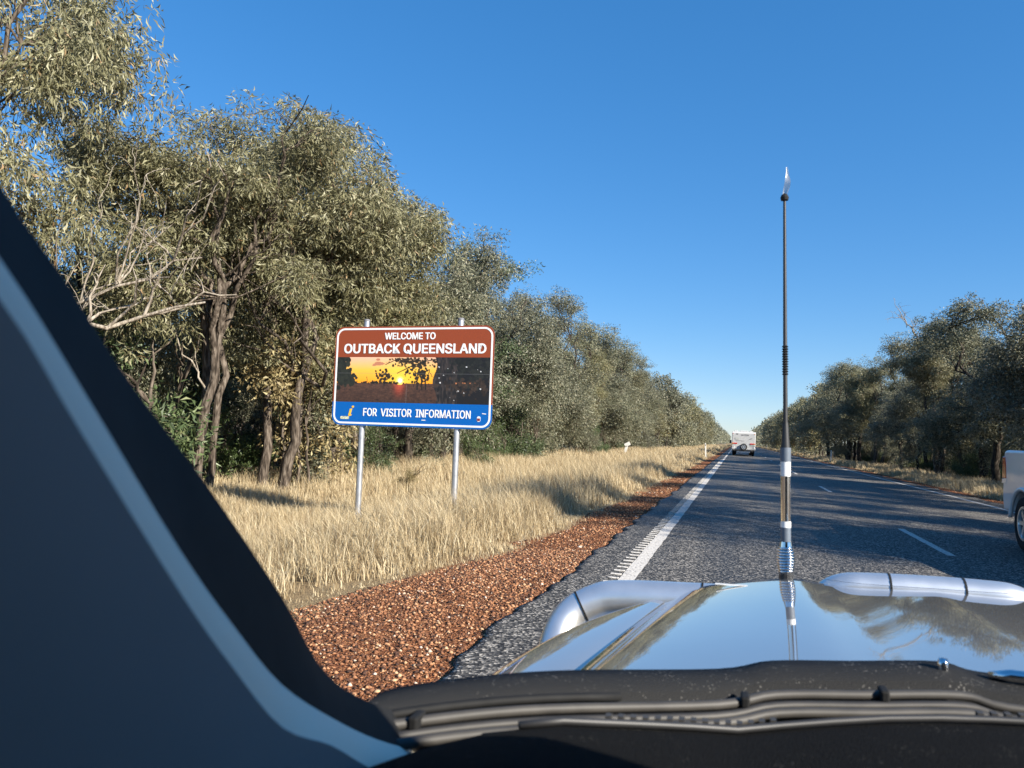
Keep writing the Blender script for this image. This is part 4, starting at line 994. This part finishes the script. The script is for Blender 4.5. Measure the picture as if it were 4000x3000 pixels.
# bull bar of polished tube
def bar(pts, rad, name, n=6):
    mb = MB(); mb.tube(catmull(pts, n), rad, 18); return cp(mb, name, M['alloy'], smooth=True)
def band(p, q, rad, parent):
    mb = MB(); p, q = Vector(p), Vector(q); d = (q - p).normalized(); mb.tube([p - d * .003, p + d * .003], rad + .0015, 18); return cp(mb, 'joint_band', M['rubber'])
for s in (1, -1):
    f = lambda x: x if s == 1 else 2 * XC - x
    bar([(f(-.455), 2.12, .54), (f(-.485), 2.24, .64), (f(-.485), 2.33, .73), (f(-.455), 2.38, .79), (f(-.385), 2.405, .832), (f(-.30), 2.41, .850), (f(-.05), 2.41, .858), (f(.22), 2.41, .862)], .052, 'bull_bar_wing')
    band((f(-.425), 2.393, .812), (f(-.385), 2.405, .832), .052, None); band((f(-.055), 2.41, .858), (f(0), 2.41, .859), .052, None)
bar([(.27, 2.44, .80), (.29, 2.44, .88), (.34, 2.44, .918), (.42, 2.44, .926), (.56, 2.44, .928), (.70, 2.44, .926), (.78, 2.44, .918), (.83, 2.44, .88), (.85, 2.44, .80)], .042, 'bull_bar_hoop')
for x in (.465, .655): band((x, 2.44, .927), (x + .1, 2.44, .927), .042, None)
mb = MB(); mb.box((XC, 2.42, .55), (1.9, .1, .3)); cp(mb, 'bull_bar_bumper', M['alloy'], bevel=.04)
for x in (.2, .92):
    mb = MB(); mb.box((x, 2.42, .74), (.06, .03, .3)); cp(mb, 'bull_bar_upright', M['alloy'], bevel=.01)
mb = MB(); mb.box((XC, 2.28, .72), (1.1, .05, .26)); cp(mb, 'grille', M['black_plastic'])
for s in (-1, 1):
    mb = MB(); mb.box((XC + s * .68, 2.2, .76), (.24, .1, .16)); cp(mb, 'headlight', M['clear_lens'], bevel=.03)
# antenna (a thing of its own, fixed to the bull bar)
ant = thing('antenna', 'tall whip antenna with chrome spring base rising from the bull bar', 'antenna', (.152, 2.41, .905))
ant.rotation_euler = (0, -.031, 0)
def az(yd): return (1250 - yd) * .00139 + .058
def seg(y0, y1, r0, r1, name, m, par=ant, n=14):
    mb = MB(); mb.tube([(0, 0, az(y0)), (0, 0, az(y1))], [r0, r1], n, cap=False); o = mb.build(name, m, par); 
    for p_ in o.data.polygons: p_.use_smooth = len(p_.vertices) == 4
    return o
mb = MB(); mb.tube([(0, 0, -.02), (0, 0, az(1240))], .02, 14); mb.build('base', M['black_plastic'], ant)
mb = MB(); pts = []
N = 9
for k in range(N * 16 + 1):
    a = 2 * math.pi * k / 16; t_ = k / (N * 16); pts.append((math.cos(a) * (.0165 + .005 * math.sin(t_ * 3.14)), math.sin(a) * (.0165 + .005 * math.sin(t_ * 3.14)), az(1250) + (az(1196) - az(1250)) * t_))
mb.tube(pts, .0042, 6); mb.build('spring', M['chrome'], ant, smooth=True)
seg(1252, 1196, .013, .013, 'spring_core', M['chrome']); seg(1199, 1184, .019, .016, 'collar', M['chrome'])
tape = mat('grey_tape', (.10, .12, .15), .55, var=.15, vscale=20)
seg(1184, 1154, .0145, .0145, 'tape_band', tape); seg(1154, 1141, .015, .015, 'white_band', M['white_paint'])
seg(1141, 1045, .0138, .0138, 'lower_tube', M['chrome']); seg(1045, 1014, .0148, .0148, 'white_band', M['white_paint'])
seg(1014, 984, .0155, .0155, 'tape_band', tape); seg(984, 930, .0125, .008, 'ferrule', M['black_plastic'])
whip = seg(930, 438, .0068, .0042, 'whip', M['black_plastic'])
mb = MB()
for k in range(12): 
    z_ = az(825) + (az(765) - az(825)) * k / 11; mb.lathe([(.006, z_ - .0035), (.0098, z_), (.006, z_ + .0035)], (0, 0, 0), 'Z', 12)
mb.build('ribbed_grip', M['rubber'], ant)
mb = MB(); mb.lathe([(.003, az(442)), (.011, az(440)), (.0125, az(434)), (.009, az(428)), (.003, az(425))], (0, 0, 0), 'Z', 12); mb.build('knot', M['rubber'], ant)
rows = []
for k in range(12):
    t_ = k / 11; z_ = az(430) + (az(365) - az(430)) * t_; w_ = .006 + .0035 * math.sin(t_ * 5); xo = .004 * math.sin(t_ * 4) + .010 * t_
    rows.append([(xo - w_, .004 * math.sin(t_ * 6), z_), (xo, .003 + .004 * math.cos(t_ * 7), z_), (xo + w_, -.004 * math.sin(t_ * 5), z_ + .002)])
mb = MB(); mb.grid(rows); mb.build('plastic_flag', M['flag'], ant, smooth=True)

# cowl and wipers at the foot of the windscreen
cowl_edge = [(-.40, .90, .992), (-.382, .921, 1.0), (-.299, .995, 1.005), (-.184, 1.079, 1.006), (.018, 1.207, 1.0), (.096, 1.26, 1.008), (.215, 1.30, 1.013), (.342, 1.335, 1.02), (.40, 1.335, 1.012), (.56, 1.345, 1.014), (.9, 1.32, 1.014), (1.2, 1.15, 1.01), (1.5, .93, .99)]
ce = catmull(cowl_edge, 5); rows = [[], [], [], [], []]
for x, y, z in ce:
    z = z - ROLL * x
    rows[0].append((x, y + .012, z - .03)); rows[1].append((x, y, z)); rows[2].append((x, y - .03, z - .002)); rows[3].append((x, y - .09, z - .005)); rows[4].append((x, y - .105, z - .04))
mb = MB(); mb.grid(rows); cp(mb, 'cowl_panel', M['cowl'], smooth=True)
mb = MB(); mb.tube([(x, y - .098, z - ROLL * x - .008) for x, y, z in ce[:18]], .006, 6); cp(mb, 'cowl_end_seal', M['rubber'], smooth=True)
def along(dy, dz, rad, name, m, i0=0, i1=None, n=8):
    mb = MB(); mb.tube([(x, y + dy, z - ROLL * x + dz) for x, y, z in ce[i0:i1]], rad, n); return cp(mb, name, m, smooth=True)
along(-.122, -.014, .0065, 'wiper_blade', M['grime'], 3, 46)
along(-.146, -.021, .005, 'wiper_rubber', M['grime'], 3, 46)
along(-.135, -.032, .014, 'gutter_seal', M['black_plastic'], 1, 60)
along(-.172, -.022, .0065, 'windscreen_moulding', M['grime'], 4, 60)
for i0 in (9, 22, 31, 45):
    x, y, z = ce[i0]; mb = MB(); mb.box((x, y - .124, z - ROLL * x - .012), (.012, .03, .016)); cp(mb, 'wiper_clip', M['rubber'], bevel=.003)
mb = MB(); mb.tube([(.405, 1.31, 1.0), (.43, 1.30, 1.005), (.80, 1.27, 1.0)], [.006, .009, .011], 8); cp(mb, 'wiper_arm', M['chrome'], smooth=True)
mb = MB(); mb.lathe([(.0, 1.022), (.006, 1.021), (.008, 1.014), (.008, .99)], (.342, 1.30, 0), 'Z', 10); cp(mb, 'wiper_pivot_cap', M['chrome'], smooth=True)

# dashboard
dl = [(-.345, .56), (-.33, .66), (-.26, .79), (-.1, .91), (.1, 1.03), (.35, 1.11), (.56, 1.125), (.77, 1.11), (1.02, 1.03), (1.22, .91), (1.4, .72)]
dl = [tuple(p) for p in catmull(dl, 4)]; rows = []
dze = lambda x: float(np.interp(XC - abs(x - XC), [-.35, -.25, -.15, .05, .25, .56], [.99, 1.01, 1.012, .981, .993, .995]))
for t_ in np.linspace(0, 1, 16):
    rows.append([(x, y * (1 - t_) + .34 * t_, dze(x) + .05 * math.sin(min(1, t_ * 1.6) * 1.57) - .5 * max(0, t_ - .85)) for x, y in dl])
mb = MB(); mb.grid(rows); cp(mb, 'dashboard', M['dash'], smooth=True)
mb = MB(); mb.tube([(x, y - .012, .008 + dze(x)) for x, y in dl[10:]], .005, 6); cp(mb, 'dash_edge', M['black_plastic'], smooth=True)
vent = MB()
for x in list(np.arange(-.10, .10, .0135)) + list(np.arange(.34, .9, .0165)):
    yy = np.interp(x, [p[0] for p in dl], [p[1] for p in dl]); vent.box((x, yy + .006, dze(x) + .006), (.007, .012, .010))
cp(vent, 'demister_vent_teeth', M['grime'])['kind'] = 'stuff'
# windscreen pillar: rubber edge, trim edge coloured as if lit, moulded trim
C0 = [(-.31, -.12, 1.745), (-.335, .06, 1.64), (-.35, .2, 1.535), (-.365, .287, 1.452), (-.368, .331, 1.414), (-.372, .390, 1.359), (-.376, .475, 1.290), (-.38, .594, 1.182), (-.382, .668, 1.104), (-.384, .755, 1.046), (-.386, .895, .98)]
C1 = [(-.28, -.13, 1.70), (-.305, .05, 1.59), (-.32, .17, 1.485), (-.335, .268, 1.407), (-.338, .322, 1.351), (-.342, .411, 1.254), (-.345, .477, 1.19), (-.348, .551, 1.125), (-.349, .64, 1.068), (-.35, .74, 1.012), (-.35, .858, .955)]
C2 = [(-.277, -.135, 1.685), (-.302, .045, 1.572), (-.318, .165, 1.465), (-.332, .266, 1.389), (-.335, .319, 1.330), (-.339, .412, 1.226), (-.342, .474, 1.163), (-.345, .552, 1.091), (-.346, .637, 1.045), (-.347, .72, .992), (-.347, .82, .935)]
C2 = [(x * .9, y * .9, 1.34 + (z - 1.34) * .9) for x, y, z in C2]
def lower(p, k): return (p[0] - .12 * k ** 2, p[1] - .36 * k, p[2] - .30 * k)
def surf(A, B, n, bow, name, m):
    A, B = catmull(A, 4), catmull(B, 4); rows = []
    for i in range(n + 1):
        t_ = i / n; k = math.sin(math.pi * t_) * bow
        rows.append([(a[0] * (1 - t_) + b[0] * t_ + k, a[1] * (1 - t_) + b[1] * t_ + k * .4, a[2] * (1 - t_) + b[2] * t_) for a, b in zip(A, B)])
    mb = MB(); mb.grid(rows); return cp(mb, name, m, smooth=True, roll=False)
surf(C0, C1, 6, .0, 'pillar_seal', M['rubber'])
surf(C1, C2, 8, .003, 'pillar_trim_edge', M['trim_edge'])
rows = []
c2 = catmull(C2, 4)
for t_ in np.linspace(0, 1, 12): rows.append([lower(p, t_) for p in c2])
mb = MB(); mb.grid(rows); cp(mb, 'pillar_trim', M['trim'], smooth=True, roll=False)
# cabin shell
LX, RX = -.42, 1.54
roofp = [(-.31, .0, 1.68), (-.24, .09, 1.71), (.1, .22, 1.735), (.56, .27, 1.74), (1.02, .24, 1.735), (1.36, .12, 1.71), (1.43, .02, 1.68)]
rp_ = catmull(roofp, 3); mb = MB()
mb.grid([[(x, y, z) for x, y, z in rp_], [(x, y - .5, z + .09) for x, y, z in rp_], [(x, -1.6, z + .1) for x, y, z in rp_], [(x, -2.5, z + .05) for x, y, z in rp_]]); cp(mb, 'roof', M['silver'], smooth=True, roll=False, solid=.02)
mb = MB(); mb.grid([[(x, y - .03, z - .03) for x, y, z in rp_], [(x, y - .5, z + .055) for x, y, z in rp_], [(x, -2.45, z + .02) for x, y, z in rp_]]); cp(mb, 'headliner', M['headliner'], smooth=True, roll=False)
for s, X in ((-1, LX), (1, RX)):
    d_ = (lambda x: X - s * x)
    mb = MB(); mb.prism(arch_poly([(.9, .45), (.9, .92), (.62, .99), (-2.6, 1.02), (-2.62, .45)][::-1], [(-1.5, .4)], .47)[::1], X, X - s * .08, 'X'); cp(mb, 'side_panel', M['silver'], roll=False, bevel=.02)
    for ya, yb in ((.62 if s < 0 else .8, -.62), (-.68, -1.5), (-1.56, -2.4)):
        mb = MB(); t0 = (-.2 if ya > 0 else ya)
        mb.add([(d_(.02), ya, 1.0), (d_(.02), yb, 1.0), (d_(.12), yb, 1.72), (d_(.12), t0, 1.70)], [(0, 1, 2, 3)]); cp(mb, 'side_window', M['tinted'], roll=False, solid=.004)
    for ya in (-.65, -1.53):
        mb = MB(); mb.add([(d_(.015), ya + .04, .98), (d_(.015), ya - .04, .98), (d_(.115), ya - .04, 1.75), (d_(.115), ya + .04, 1.75)], [(0, 1, 2, 3)]); cp(mb, 'door_pillar', M['black_plastic'], roll=False, solid=.03)
    for wy in (1.5, -1.5): 
        w_ = wheel(car, (X - s * .14 - OFF.x, wy - OFF.y, .398), .4, .26, s)
mb = MB(); mb.add([(LX + .03, -2.6, .45), (RX - .03, -2.6, .45), (RX - .13, -2.5, 1.76), (LX + .13, -2.5, 1.76)], [(0, 1, 2, 3)]); cp(mb, 'tailgate', M['silver'], roll=False, solid=.05)
# driver side pillar mirrors the passenger side
mir = lambda P: [(2 * XC - x, y, z) for x, y, z in P]
surf(mir(C0), mir(C1), 6, .0, 'pillar_seal', M['rubber'])
mb = MB(); mb.grid([[(2 * XC - p[0], p[1], p[2]) for p in row] for row in rows]); cp(mb, 'pillar_trim', M['trim'], smooth=True, roll=False)
mb = MB(); mb.box((XC, -.85, .5), (1.86, 3.4, .04)); cp(mb, 'floor_pan', M['black_plastic'], roll=False)
mb = MB(); mb.box((XC, .88, .7), (1.7, .03, .44)); cp(mb, 'firewall', M['black_plastic'], roll=False)
